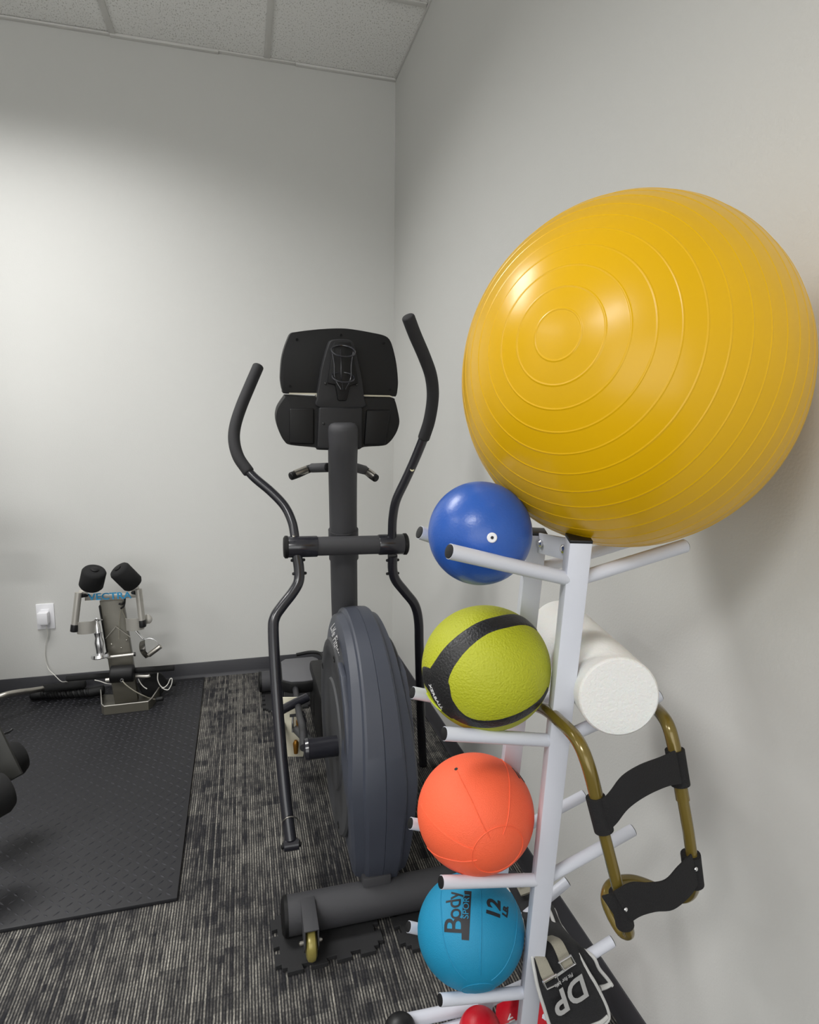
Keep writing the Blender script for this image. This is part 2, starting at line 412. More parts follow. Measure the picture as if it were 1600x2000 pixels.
# the wall angle on the back wall is in lengths that do not quite line up
for x0, x1, dz in ((LEFT, -.47, 0), (-.47, -.05, -.003), (-.05, .27, .001), (.27, RIGHT, -.002)):
    angle((x0, BACK-.02, ROOM_H-.006+dz), (x1-.001, BACK, ROOM_H+.001))
angle((RIGHT-.008, FRONT, ROOM_H-.005), (RIGHT, BACK-.02, ROOM_H+.001))
for i, (x, y, sx, sy, p) in enumerate(LIGHTS):
    lab = ['white recessed ceiling troffer nearest the back wall', 'white recessed ceiling troffer behind the viewer', 'white recessed ceiling troffer over the far left of the room'][i]
    t = thing('ceiling_light', lab, 'light', (x, y, ROOM_H-.03))
    b = None
    for q in (((x-sx/2-.03, y-sy/2-.03), (x+sx/2+.03, y-sy/2)), ((x-sx/2-.03, y+sy/2), (x+sx/2+.03, y+sy/2+.03)), ((x-sx/2-.03, y-sy/2), (x-sx/2, y+sy/2)), ((x+sx/2, y-sy/2), (x+sx/2+.03, y+sy/2))):
        b = box((*q[0], ROOM_H-.025), (*q[1], ROOM_H+.01), 0, b)
    obj('frame', b, M['grid'], t)
    obj('diffuser', box((x-sx/2, y-sy/2, ROOM_H-.02), (x+sx/2, y+sy/2, ROOM_H-.012)), M['lens_white'], t)

# ---------------------------------------------------------------- wall outlet with charger
t = thing('wall_outlet', 'white wall outlet plate low on the back wall above the black baseboard', 'outlet', (-.865, BACK, .29))
ox, oz = -.865, .35
obj('cover_plate', box((ox-.036, BACK-.006, oz-.058), (ox+.036, BACK+.001, oz+.058), .003), M['outlet'], t)
for dz in (-.02, .02): obj('receptacle', box((ox-.017, BACK-.0085, oz+dz-.014), (ox+.017, BACK-.005, oz+dz+.014), .003), M['outlet'], t)
t = thing('power_adapter', 'white plug-in adapter in the wall outlet with a thin white cord', 'adapter', (-.862, BACK-.03, .31))
ax, az = -.868, .352
obj('adapter_body', prism([(ax-.021, BACK-.007, az-.03), (ax+.021, BACK-.007, az-.03), (ax+.021, BACK-.007, az+.024), (ax-.021, BACK-.007, az+.024)], (0, -.036, 0), .004), M['outlet'], t)
cord = [at(90, 1221, 2.93), at(93, 1240, 2.94), at(89, 1262, 2.95), at(88, 1283, 2.95), at(94, 1305, 2.94), at(108, 1320, 2.90), at(120, 1331, 2.86), at(131, 1331, 2.80)]
obj('cord', tube(cord, .0017, 6, 8), M['cable'], t)

# ---------------------------------------------------------------- black tread mat
t = thing('rubber_mat', 'large black rubber floor mat with raised tread pattern beside the carpet aisle', 'mat', (-.8, 2.2, 0))
MX0, MX1, MY0, MY1, MT = -1.95, -.198, 1.51, 2.93, .011
def mat_edge_x(y): return -.193-.012*(y-MY0)/(MY1-MY0)
b = prism([(MX0, MY0, 0), (mat_edge_x(MY0), MY0, 0), (mat_edge_x(MY1), MY1, 0), (MX0, MY1, 0)], (0, 0, MT), .002)
obj('mat_sheet', b, M['rubber'], t)
b = bmesh.new(); k = 0; PX = .0235
nx = int((MX1-MX0-.03)/PX); ny = int((MY1-MY0-.03)/PX)
for i in range(nx):
    for j in range(ny):
        cx, cy = MX1-.018-i*PX, MY0+.018+j*PX
        a = PI/4 if (i+j) % 2 else -PI/4
        dx, dy = math.cos(a), math.sin(a); Lh, Wh = .0105, .0028
        q = [(-Lh, 0, 0), (0, -Wh, 0), (Lh, 0, 0), (0, Wh, 0), (-Lh*.45, 0, .0014), (Lh*.45, 0, .0014)]
        vs = [b.verts.new((cx+p[0]*dx-p[1]*dy, cy+p[0]*dy+p[1]*dx, MT+p[2]*1.5-.0001)) for p in q]
        for f in ((0, 1, 4), (1, 5, 4), (1, 2, 5), (2, 3, 5), (3, 4, 5), (3, 0, 4)): b.faces.new([vs[z] for z in f])
o = obj('tread_pattern', b, M['tread'], t); o['kind'] = 'stuff'

# ---------------------------------------------------------------- puzzle foam pads
def puzzle_pad(x0, x1, y0, y1, label, rot=0.0, n=4, m_=3):
    pts = []; T = .011
    def edge(a, b_, k, out):
        a, b_ = V(a), V(b_); L = (b_-a); P = []
        for i in range(k):
            s0, s1 = (i+.22)/k, (i+.78)/k
            w = .035/k if False else .0
            if i % 1 == 0:
                P += [a+L*s0, a+L*(s0-.05/k)+out*.014, a+L*(s1+.05/k)+out*.014, a+L*s1]
        return P
    c = [(x0, y0), (x1, y0), (x1, y1), (x0, y1)]; c = [V((*p, 0)) for p in c]
    outs = [V((0, -1, 0)), V((1, 0, 0)), V((0, 1, 0)), V((-1, 0, 0))]
    for i in range(4):
        pts += [c[i]]+edge(c[i], c[(i+1) % 4], n if i % 2 == 0 else m_, outs[i])
    mid = V(((x0+x1)/2, (y0+y1)/2, 0)); R_ = Matrix.Rotation(rot, 3, 'Z')
    pts = [mid+R_ @ (p-mid) for p in pts]
    return tag(obj('puzzle_pad', prism(pts, (0, 0, T), .001, seg=1), M['puzzle']), label, 'mat', 'interlocking foam pads under the elliptical')
puzzle_pad(.050, .272, 1.238, 1.392, 'black interlocking foam pad under the left end of the elliptical front foot', .04, 4, 3)
puzzle_pad(.335, .54, 1.225, 1.375, 'black interlocking foam pad under the front foot beside the blue 12 lb ball', .03, 4, 3)
puzzle_pad(.066, .25, 2.52, 2.74, 'black interlocking foam pad under the rear foot near the back wall', 0, 4, 5)

# ================================================================ elliptical trainer
X0 = .288
e = thing('elliptical_trainer', 'black and charcoal elliptical trainer standing in the corner seen from its front', 'elliptical', (X0, 1.9, 0))
TY, TZ, TR = 1.330, .055, .043
fb = lathe((.072, TY, TZ), (1, 0, 0), [(-.004, TR-.004), (0, TR), (.45, TR), (.454, TR-.004)], 40)
front_foot = obj('front_foot_tube', fb, M['graphite'], e)
for x, d in ((.068, -1), (.526, 1)):
    obj('end_cap', lathe((x, TY, TZ), (d, 0, 0), [(-.004, TR+.001), (.004, TR+.001), (.010, TR-.008), (.012, 0)], 36), M['black_plastic'], front_foot)
for s, cx in ((1, .118), (2, .50)):
    br = None
    y0 = TY-.045
    w = .0165
    side = [(0, 1.305, .102), (0, 1.221, .100), (0, 1.219, .062), (0, 1.234, .036), (0, 1.256, .040), (0, 1.295, .070)]
    for sx in (-w, w-.003): br = prism([(cx+sx, p[1], p[2]) for p in side], (.003, 0, 0), .0008, br)
    br = prism([(cx-w, 1.318, .101), (cx+w, 1.318, .101), (cx+w, 1.220, .099), (cx-w, 1.220, .099)], (0, 0, .003), .0008, br)
    brk = obj('caster_bracket', br, M['graphite'], e)
    obj('wheel', lathe((cx-.0115, 1.247, .0505), (1, 0, 0), [(0, .010), (0, .030), (.004, .0375), (.0115, .0395), (.019, .0375), (.023, .030), (.023, .010)], 32), M['gold'], brk)
    obj('axle_bolt', lathe((cx-.026, 1.247, .0505), (1, 0, 0), [(0, .003), (.002, .005), (.048, .005), (.052, .003)], 10), M['steel'], brk)
# shroud
prof = [(1.340, .092), (1.312, .15), (1.298, .22), (1.288, .30), (1.292, .38), (1.312, .46), (1.35, .54), (1.40, .60), (1.46, .645), (1.53, .675), (1.61, .69), (1.69, .688), (1.78, .66), (1.86, .60), (1.93, .50), (1.98, .40), (2.0, .28), (1.97, .16), (1.90, .10), (1.75, .085), (1.55, .085)]
P2 = smooth_path([V((0, y, z)) for y, z in prof]+[V((0, *prof[0]))], 5)[:-1]
cen = V((0, 1.65, .37))
layers = [(-1.0, .075), (-.985, .034), (-.90, .020), (-.62, .013), (-.57, .004), (-.50, .001), (-.02, -.001), (0, .0008), (.02, -.001), (.50, .001), (.57, .004), (.62, .013), (.90, .020), (.985, .034), (1.0, .075)]
XS = X0+.015
def half_w(p):
    front = max(0, min(1, (1.75-p.y)/.45)); h = 1-abs(p.z-.36)/.42
    return .062+.026*max(0, h)*front
b = bmesh.new(); G = []
for f, ins in layers:
    row = []
    for p in P2:
        d = (cen-p); L = d.length; q = p+d*(ins/L)
        row.append(b.verts.new((XS+f*half_w(p), q.y, q.z)))
    G.append(row)
n = len(P2)
for i in range(len(G)-1):
    for k in range(n): b.faces.new((G[i][k], G[i][(k+1) % n], G[i+1][(k+1) % n], G[i+1][k]))
for row in (G[0], G[-1]):
    c0 = b.verts.new((sum(v.co.x for v in row)/n, cen.y, cen.z))
    for k in range(n): b.faces.new((row[k], row[(k+1) % n], c0))
shroud = obj('shroud', b, M['shroud'], e, sharp=24)
for s in (-1, 1):
    x = XS+s*.062
    obj('side_cover', lathe((x, 1.60, .36), (s, 0, 0), [(0, .262), (.016, .262), (.021, .256), (.021, .22), (.017, .214), (.017, .15), (.022, .146), (.024, .06), (.024, 0)], 64), M['shroud_side'], shroud)
    for a in range(5):
        aa = a/5*2*PI+.5
        obj('hole_plug', lathe((x+s*.020, 1.60+.235*math.cos(aa), .36+.235*math.sin(aa)), (s, 0, 0), [(0, .010), (.002, .010), (.003, .007), (.001, .006), (.001, 0)], 14), M['black_plastic'], shroud)
# raised fin on the side near the top front
for s in (-1, 1):
    fin = [(1.335, .345), (1.345, .44), (1.385, .535), (1.44, .59), (1.50, .605), (1.43, .555), (1.39, .49), (1.365, .42)]
    obj('side_rib', prism([(XS+s*.068, y, z) for y, z in fin], (s*.016, 0, 0), .004), M['shroud'], shroud)
o = obj('script_lettering', text_bm('Life Fitness', .030, lambda u, v, h: V((.2275+v*.5-h, 1.585-u*.92, .632+v*.9-u*.39)), shear=.35, cell=0, sx=.95), M['ink_grey'], shroud)
# crank hub
crank = obj('crank_arm', tube([(XS-.06, 1.60, .36), (XS-.085, 1.60, .36)], .04, 1, 24), M['black_plastic'], e)
obj('crank_pin', lathe((.130, 1.50, .375), (1, 0, 0), [(0, .0), (.002, .022), (.004, .0265), (.012, .0285), (.016, .0265), (.116, .0265), (.120, .024)], 32), M['frame_gloss'], crank)
obj('pin_collar', lathe((.231, 1.50, .375), (1, 0, 0), [(0, .029), (.010, .029)], 28), M['black_plastic'], crank)
link = obj('pedal_link_arm', tube([(.133, 1.51, .375), (.140, 1.62, .372), (.150, 1.85, .30), (.165, 2.2, .235)], .011, 4, 14), M['frame_black'], e)
# frame rails and rear foot
b = beam((X0, 1.32, .095), (X0, 2.74, .085), .07, .05, (0, 0, 1), .004)
obj('base_rail', b, M['graphite'], e)
b = box((X0-.06, 1.95, .10), (X0+.045, 2.3, .30), .012)
obj('drive_housing', b, M['black_plastic'], e)
rf = obj('rear_foot_tube', lathe((.05, 2.70, .058), (1, 0, 0), [(0, .040), (.003, .045), (.47, .045), (.473, .04)], 28), M['graphite'], e)
for x, d in ((.05, -1), (.523, 1)):
    obj('end_cap', lathe((x, 2.70, .058), (d, 0, 0), [(-.004, .046), (.006, .046), (.010, .038), (.011, 0)], 28), M['black_plastic'], rf)
# pedals
def pedal(c, w, l, lab):
    cx, cy, cz = c
    pts = [(-w, -l*.72), (-w*.6, -l*.95), (0, -l), (w*.6, -l*.95), (w, -l*.72), (w*.93, l*.8), (w*.7, l), (-w*.7, l), (-w*.93, l*.8)]
    p = obj('pedal', prism([(cx+x, cy+y, cz-.042) for x, y in pts], (0, 0, .042), .006), M['black_plastic'], e)
    obj('foot_pad', prism([(cx+x*.93, cy+y*.93, cz-.002) for x, y in pts], (0, 0, .006), .002), M['pad_grey'], p)
    obj('pedal_rim', tube([(cx-w*.1, cy+l*1.12, cz+.008), (cx+w*.6, cy+l*1.12, cz+.014), (cx+w*1.02, cy+l*.9, cz+.014), (cx+w*1.12, cy+l*.2, cz+.014), (cx+w*1.12, cy-l*.6, cz-.005)], .007, 5, 10), M['black_plastic'], p)
    return p
pedal((.198, 2.30, .262), .084, .125, 0)
pedal((.39, 2.05, .16), .062, .16, 1)
obj('link_joint', tube([at(533, 1397, 1.93), at(565, 1379, 1.95), at(600, 1362, 1.98)], .015, 3, 14), M['frame_gloss'], e)
obj('pedal_hinge', box((.225, 2.14, .14), (.275, 2.2, .23), .006), M['black_plastic'], e)
# the linkage seen under the pedal: light plate, two links, brass bush
lk = obj('linkage_plate', prism([at(548, 1362, 2.0), at(586, 1362, 2.0), at(600, 1434, 1.98), at(592, 1478, 1.96), at(562, 1478, 1.96)], (0, .004, 0), .001), M['cream'], e)
obj('link_rod', tube([at(572, 1398, 1.97), at(572, 1430, 1.96)], .004, 1, 8), M['chrome'], lk)
obj('link_rod', tube([at(591, 1388, 1.97), at(597, 1418, 1.96)], .004, 1, 8), M['frame_gloss'], lk)
obj('link_bolt', tube([at(566, 1398, 1.96), at(597, 1395, 1.96)], .005, 1, 10), M['frame_black'], lk)
obj('brass_bush', lathe(at(583, 1412, 1.96), (0, 0, 1), [(-.012, .005), (-.010, .008), (.010, .008), (.012, .004)], 12), M['brass'], lk)
obj('brass_bush', lathe(at(578, 1458, 1.95), (0, 0, 1), [(-.024, .007), (.012, .010), (.022, .005)], 12), M['brass'], lk)
obj('roller_arm', tube([at(580, 1425, 1.95), at(602, 1446, 1.8), at(618, 1462, 1.6)], lambda t: .014+.004*t, 3, 14), M['shroud_side'], lk)
# column
colp = [(.299, 1.86, .55), (.294, 1.845, .70), (.288, 1.82, .95), (.283, 1.79, 1.08), (.280, 1.765, 1.15), (.279, 1.757, 1.195)]
def colr(t): return .0405+.003*t
column = obj('column', tube(colp, colr, 5, 36, round_=.02), M['graphite'], e)
obj('column_sleeve', tube([(.2935, 1.845, .80), (.289, 1.825, .893)], .0455, 1, 36), M['graphite'], column)
for s in (-1, 1):
    obj('column_bolt', bolt((.2905+s*.043, 1.83, .83), (s, 0, 0), .008, .010), M['black_plastic'], column)
# cross tube with bearing sleeves
cl, cr_ = at(560, 1068.5, 1.745), at(790, 1062.5, 1.745)
ctd = (cr_-cl).normalized(); CL = (cr_-cl).length
obj('cross_tube', lathe(cl, ctd, [(.10*CL, .0275), (.9*CL, .0275)], 32), M['graphite'], e)
for s, (a, b_) in enumerate(((0, .25*CL), (.77*CL, CL))):
    sl = obj('pivot_sleeve', lathe(cl, ctd, [(a, .0295), (a+.002, .0305), (b_-.002, .0305), (b_, .0295)], 32), M['frame_gloss'], e)
    ce = cl-ctd*.0 if s == 0 else cr_
    obj('sleeve_cap', lathe(ce, ctd*(-1 if s == 0 else 1), [(-.003, .0325), (.005, .0325), (.009, .027), (.010, 0)], 32), M['black_plastic'], sl)
# moving arms
def armY(px, py, side):
    # depth of the arm plane as a function of picture height (arms swing about the cross tube)
    k = (py-1066)/600
    return 1.745+(-.30*max(k, 0)-.42*min(k, 0)*(1)) if side < 0 else 1.745+(.30*max(k, 0)+.33*min(k, 0))
Lg = [(504, 717), (488, 754), (471, 795), (459.5, 832), (457.5, 862), (466, 893), (485, 921)]
Lt = [(482, 917), (498, 934), (530, 961), (556, 989), (570, 1018), (575.5, 1045), (577, 1068)]
Ll = [(580, 1085), (584, 1110), (583.5, 1135), (572, 1157), (551, 1184), (537, 1206), (534, 1235), (539, 1330), (547, 1440), (556, 1540), (563, 1600), (568, 1640)]
Rg = [(798, 621), (811, 655), (829, 697), (842, 735), (845.5, 775), (839, 820), (828, 855)]
Rt = [(830, 850), (812, 894), (792, 938), (774, 977), (767.5, 1010), (766, 1040), (766, 1062)]
Rl = [(767, 1085), (767, 1112), (773, 1133), (791, 1156), (810, 1181), (817.5, 1212), (819, 1260), (821, 1350), (824, 1450), (830, 1540), (838, 1640)]
for side, g, tp, lo in ((-1, Lg, Lt, Ll), (1, Rg, Rt, Rl)):
    f = lambda q: at(q[0], q[1], armY(q[0], q[1], side))
    up = obj('swing_arm', tube([f(q) for q in tp], .0132, 6, 20), M['frame_gloss'], e)
    obj('foam_grip', tube([f(q) for q in g], .0172 if side < 0 else .0165, 6, 20, round_=.006), M['grip'], up)
    low = obj('swing_arm', tube([f(q) for q in lo], lambda t: .0150, 6, 20), M['frame_gloss'], e)
    for py in (1094, 1120):
        for s in (-1, 1):
            c = f((582 if py < 1100 else 585, py) if side < 0 else (767, py))+V((s*.0135, 0, 0))
            obj('arm_bolt', bolt(c, (s, 0, 0), .0045, .007), M['black_plastic'], low)
    if side < 0:
        ec = f((569, 1650))
        obj('pivot_barrel', lathe(ec-V((.020, 0, 0)), (1, 0, 0), [(0, .010), (.002, .0145), (.038, .0145), (.040, .010)], 24), M['frame_gloss'], low)
        for s in (-1, 1): obj('pivot_bolt', bolt(ec+V((s*.020, 0, 0)), (s, 0, 0), .008, .006), M['black_plastic'], low)
        yb = f((566, 1595))
        obj('retaining_bail', tube([ec+V((-.024, -.002, .005)), yb+V((-.021, -.012, -.01)), yb+V((-.012, -.018, .008)), yb+V((0, -.020, .013)), yb+V((.012, -.018, .008)), yb+V((.021, -.012, -.01)), ec+V((.024, -.002, .005))], .0016, 5, 8), M['steel'], low)
        obj('foot_link', tube([ec+V((0, .012, 0)), (.098, 1.9, .20), (.118, 2.25, .215)], .012, 3, 14), M['frame_gloss'], low)
obj('arm_sticker', lathe(at(805, 917, armY(805, 917, 1)-.0125), (0, -1, .3), [(0, .0058), (.0012, .0058)], 16), mat('cream_sticker', (222, 216, 180), .5), e)
obj('pivot_nub', bolt(at(574, 1048, 1.715), (0, -.6, 1), .004, .004), M['steel'], e)
# hand-pulse grips behind the column
for s, px in ((-1, ((640, 913), (610, 914), (583, 925), (569, 930))), (1, ((690, 912), (712, 918), (728, 930), (734, 934)))):
    pts = [at(px[i][0], px[i][1], 1.86+[0, .05, .04, .03][i]) for i in range(4)]
    g = obj('pulse_grip', tube(pts, .0125, 5, 18, round_=.004), M['black_plastic'], e)
    d = (pts[3]-pts[2]).normalized()
    obj('grip_collar', tube([pts[0], pts[1]], .0145, 1, 18), M['graphite'], g)
    obj('sensor_plate', tube([pts[1]*.6+pts[2]*.4+V((0, 0, .0025)), pts[2]*.5+pts[3]*.5+V((0, 0, .0025))], .0122, 2, 18), M['steel'], g)
# console
def cz(x, y): return (430+x*.28125, 580+y*.28125)
CY = 1.80
def plate(pts, Y, depth, bv, lean=0.0):
    return prism([at(*cz(*p), Y)for p in pts], V((0, depth, depth*.12)), bv, seg=3)
def rnd(P): return [(p.x, p.y) for p in smooth_path([V((*q, 0)) for q in P+[P[0]]], 4)][:-1]
console = obj('console', plate(rnd([(500, 247), (600, 233), (720, 222), (840, 218), (930, 226), (1050, 247), (1140, 268), (1180, 300), (1205, 370), (1226, 470), (1236, 580), (1233, 640), (1222, 688), (1190, 690), (1000, 682), (680, 668), (460, 672), (434, 650), (422, 590), (421, 540), (428, 440), (446, 360), (480, 270)]), CY, .05, .008), M['black_plastic'], e)
lobe = [(450, 700), (475, 690), (680, 700), (1000, 702), (1190, 702), (1215, 720), (1234, 790), (1246, 865), (1232, 925), (1205, 975), (1170, 1015), (1130, 1033), (1000, 1042), (940, 1062), (690, 1062), (660, 1046), (490, 1028), (445, 1000), (412, 940), (390, 860), (394, 800), (412, 755)]
obj('console_lower', plate(rnd(lobe), CY-.02, .075, .014), M['black_plastic'], console)
for q in ([(482, 775), (655, 775), (655, 1025), (482, 1020)], [(1018, 785), (1190, 785), (1150, 1028), (1000, 1030)]):
    obj('tray_panel', plate(q, CY-.029, .02, .005), M['black_plastic'], console)
for c in ((533, 295), (840, 264), (1137, 322), (486, 620), (1182, 643)):
    obj('screw_boss', lathe(at(*cz(*c), CY-.001), (0, -1, 0), [(0, .004), (.0015, .004), (.002, .0028), (-.001, .0022), (-.001, 0)], 14), M['foam'], console)
obj('edge_gap_strip', plate([(480, 666), (672, 668), (680, 710), (672, 712), (664, 678), (480, 676)], CY-.012, .004, 0), M['cream'], console)
obj('edge_gap_strip', plate([(1000, 680), (1180, 684), (1205, 694), (1180, 694), (1004, 690)], CY-.012, .004, 0), M['cream'], console)
neck = [(762, 310), (790, 297), (850, 292), (905, 300), (930, 330), (955, 430), (978, 530), (992, 620), (1000, 700), (990, 770), (690, 768), (677, 690), (690, 600), (706, 500), (726, 420), (745, 355)]
nk = obj('neck_cover', plate(rnd(neck), CY-.035, .06, .010), M['grey_plastic'], console)
obj('neck_cover', plate([(690, 768), (990, 770), (985, 1050), (940, 1060), (690, 1058), (675, 1040)], CY-.042, .06, .008), M['grey_plastic'], console)
for c in ((732, 602), (948, 610), (718, 880), (942, 884)):
    obj('screw', bolt(at(*cz(*c), CY-.036 if c[1] < 700 else CY-.043), (0, -1, 0), .0035, .003), M['cap'], nk)
# wire bottle holder on the neck
hc = at(*cz(855, 375), CY-.072); hb = at(*cz(855, 562), CY-.068)
bh = obj('bottle_holder', ring(hc, .033, .0026, (0, -.55, .83), 40, 8), M['frame_gloss'], nk)
obj('holder_ring', ring(hb+V((0, 0, .002)), .031, .0024, (0, -.5, .86), 40, 8), M['frame_gloss'], bh)
for dx, dy in ((-.012, -.030), (-.03, .01), (.03, .01)):
    obj('holder_wire', tube([hc+V((dx, dy, 0)), (hc+hb)/2+V((dx*.8, dy*.8, 0)), hb+V((dx*.75, dy*.75, 0)), hb+V((dx*.2, dy*.1, -.032))], .0018, 4, 8), M['frame_gloss'], bh)
obj('holder_back', prism([at(*cz(*p), CY-.044) for p in ((790, 310), (910, 312), (940, 470), (960, 600), (900, 620), (880, 720), (820, 720), (800, 610), (745, 600), (765, 470))], (0, .012, 0), .004), M['black_plastic'], bh)

# ================================================================ ball rack
SL = V((-.033, -.164, .986)); AX = V((.998, .051, .042)); NN = V((-.057, .985, .162))
LVY = [.696, .737, .778, .819]
NTY = [.664, .721, .762, .803]; RTY = [.697, .738, .779, .820]; FTY = [.803, .844, .885, .926]
nc = [at(*p, y) for p, y in zip([(1122, 1133), (1089, 1447), (1061, 1718), (1036, 1937)], LVY)]
nd = (nc[3]-nc[0]).normalized()
def to_floor(p, d, z=0): return p+d*((z-p.z)/d.z)
near_top = nc[0]-nd*.058; near_bot = to_floor(nc[0], nd, .012)
fc0 = at(1041, 1100, .828); fc3 = at(950, 1925, .948); fd = (fc3-fc0).normalized()
far_top = fc0-fd*.05; far_bot = to_floor(fc0, fd, .012)
rk = thing('ball_rack', 'white steel medicine ball rack leaning beside the right wall', 'rack', ((near_bot.x+far_bot.x)/2, (near_bot.y+far_bot.y)/2, 0))
PW = .0285
ROTN = V((.30, 1, .1))
np_ = obj('upright_post', beam(near_bot, near_top, PW, PW, ROTN, .0015), M['white'], rk)
fp_ = obj('upright_post', beam(far_bot, far_top, PW, PW, ROTN, .0015), M['white'], rk)
for p, d, par in ((near_top, nd, np_), (far_top, fd, fp_)):
    obj('post_cap', beam(p-d*-.002, p-d*.0025, PW*1.02, PW*1.02, ROTN, .001), M['cap'], par)
for p, par in ((near_bot, np_), (far_bot, fp_)):
    obj('base_foot', tube([(p.x-.19, p.y-.01, .014), (p.x+.2, p.y+.01, .014)], .0125, 1, 16), M['white'], par)
    for s in (-.19, .2): obj('foot_cap', tube([(p.x+s-.006, p.y, .0145), (p.x+s+.006, p.y, .0145)], .0142, 1, 14), M['cap'], par)
# top bracket with two bolts
ba, bb = near_top+nd*.018, far_top+fd*.016
dv = (bb-ba).normalized()
bk = obj('top_bracket', beam(ba+dv*.012, bb-dv*.012, .004, .030, (0, 0, 1), .001), M['white'], rk)
side_n = dv.cross(V((0, 0, 1))).normalized(); side_n = side_n if side_n.x < 0 else -side_n
for k in (.25, .80): obj('bracket_bolt', bolt(ba.lerp(bb, k)+side_n*.002, side_n, .0062, .005), M['chrome'], bk)
obj('lower_brace', beam(near_bot+V((0, .0, .03)), far_bot+V((0, 0, .03)), .02, .02, (0, 0, 1), .001), M['white'], rk)
def prong(base, tip, par, r=.0094, cap=True):
    d = (tip-base).normalized()
    pg = obj('prong', tube([base, tip], r, 1, 20), M['white'], par)
    if cap: obj('end_plug', lathe(tip, d, [(-.001, r*.93), (.0012, r*.9), (.002, r*.5), (.002, 0)], 18), M['cap'], pg)
    return pg
NL = [(878, 1077), (868, 1433), (862, 1723), (860, 1953)]; NR = [(1338, 1066), (1287, 1358), (1236, 1621), (1196, 1838)]
FL = [(820, 1040), (806, 1353), (802, 1608), (798, 1810)]
hgt = (nc[3]-nc[0]).length
def far_c(i): return fc0+fd*((nc[i]-nc[0]).length*.985+.012)
FR_T = []
for i in range(4):
    b0 = nc[i]
    lt, rt = at(*NL[i], NTY[i]), at(*NR[i], RTY[i])
    prong(b0, lt, np_); prong(b0, rt, np_)
    fb_ = far_c(i); ft = at(*FL[i], FTY[i]); prong(fb_, ft, fp_)
    fr = fb_+(rt-b0) if i != 3 else at(1108, 1722, .945)
    prong(fb_, fr, fp_); FR_T.append(fr)
# foot bars at the bottom of the far post
fbp = at(937, 1963, .957)
lb = prong(fbp, at(797, 1993, .945), fp_, .0118, cap=False)
obj('rubber_foot', sphere(at(781, 2014, .925), .030, (1, .9, 1), 28, 20), M['cap'], lb)
prong(at(938, 1988, .945), at(806, 2028, .925), fp_, .0085)
obj('brace_rod', tube([at(950, 1970, .962), at(1016, 1928, 1.02)], .0035, 1, 10), M['white'], fp_)
prong(fbp, at(1020, 1925, 1.05), fp_, .0105)

# ---------------------------------------------------------------- balls
# large yellow exercise ball, moulded rings round its pole
YC, YR, YS = V((.497, .738, 1.277)), .2205, (.975, 1.0, 1.03)
pole = hit(1088, 653, YC, YR, YS).normalized()
x_, y_ = frame(pole)
th = []
a = 0
rings_at = [math.radians(7.0+6.5*k) for k in range(26)]
base = [math.radians(2.0*k) for k in range(91)]
rows = [(t_, 0) for t_ in base if all(abs(t_-q) > math.radians(.9) for q in rings_at)]
for q in rings_at:
    for dd, hh in ((-.62, 0), (-.42, 0), (-.36, .00002), (-.15, .00045), (0, .0006), (.15, .00045), (.36, .00002), (.42, 0), (.62, 0)): rows.append((q+math.radians(dd), hh))
rows = sorted(r for r in rows if 0 <= r[0] <= PI)
b = bmesh.new(); SEG = 128; G = []
for t_, h in rows:
    rad = YR+h
    if t_ < 1e-5 or t_ > PI-1e-5: G.append([b.verts.new(pole*rad*math.cos(t_))]*SEG); continue
    G.append([b.verts.new(pole*rad*math.cos(t_)+(x_*math.cos(2*PI*k/SEG)+y_*math.sin(2*PI*k/SEG))*rad*math.sin(t_)) for k in range(SEG)])
for i in range(len(G)-1):
    for k in range(SEG):
        u = []
        for w in (G[i][k], G[i][(k+1) % SEG], G[i+1][(k+1) % SEG], G[i+1][k]):
            if w not in u: u.append(w)
        b.faces.new(u)
for v in b.verts: v.co = V((v.co.x*YS[0], v.co.y*YS[1], v.co.z*YS[2]))+YC
yb_ = tag(obj('exercise_ball', b, M['yellow'], sharp=60), 'large yellow inflatable exercise ball with moulded rings on top of the rack', 'ball')

def ball(name, c, r, sc, m, label):
    return obj(name, sphere(c, r, sc, 64, 48), M[m]), tuple(sc)
def groove_circle(c, r, sc, d, ang, w=.0010, seg=72, a0=0, a1=2*PI, sub=6):
    d = V(d).normalized(); x, y = frame(d); P = []
    for k in range(seg+1):
        q = a0+(a1-a0)*k/seg
        u = (d*math.cos(ang)+(x*math.cos(q)+y*math.sin(q))*math.sin(ang))*r
        P.append(V(c)+V((u.x*sc[0], u.y*sc[1], u.z*sc[2])))
    return tube(P, w, 1, sub)
def seam(c, r, sc, pts, w=.0010):        # raised seam running over the ball through photo points
    D = [hit(*p, c, r, sc).normalized()*r for p in pts]; P = []
    for q in smooth_path(D, 8):
        q = q.normalized()*r; P.append(V(c)+V((q.x*sc[0], q.y*sc[1], q.z*sc[2])))
    return tube(P, w, 1, 6)
# blue
bc, br_, bs = V((.298, .741, 1.072)), .068, (1, 1, 1)
o, _ = ball('blue_ball', bc, br_, bs, 'blue', ''); tag(o, 'smooth blue ball with a white valve plug on the top shelf of the rack', 'ball')
h_ = hit(961, 1050, bc, br_, bs).normalized()
vp = obj('valve_plug', lathe(bc+h_*br_*.985, h_, [(0, .0062), (.0022, .0062), (.003, .0052), (.003, .0022), (.0018, .0018), (.0018, 0)], 24), M['outlet'], o)
obj('valve_hole', lathe(bc+h_*(br_*.985+.0019), h_, [(0, .0017), (.0009, .0017)], 12), M['cap'], vp)
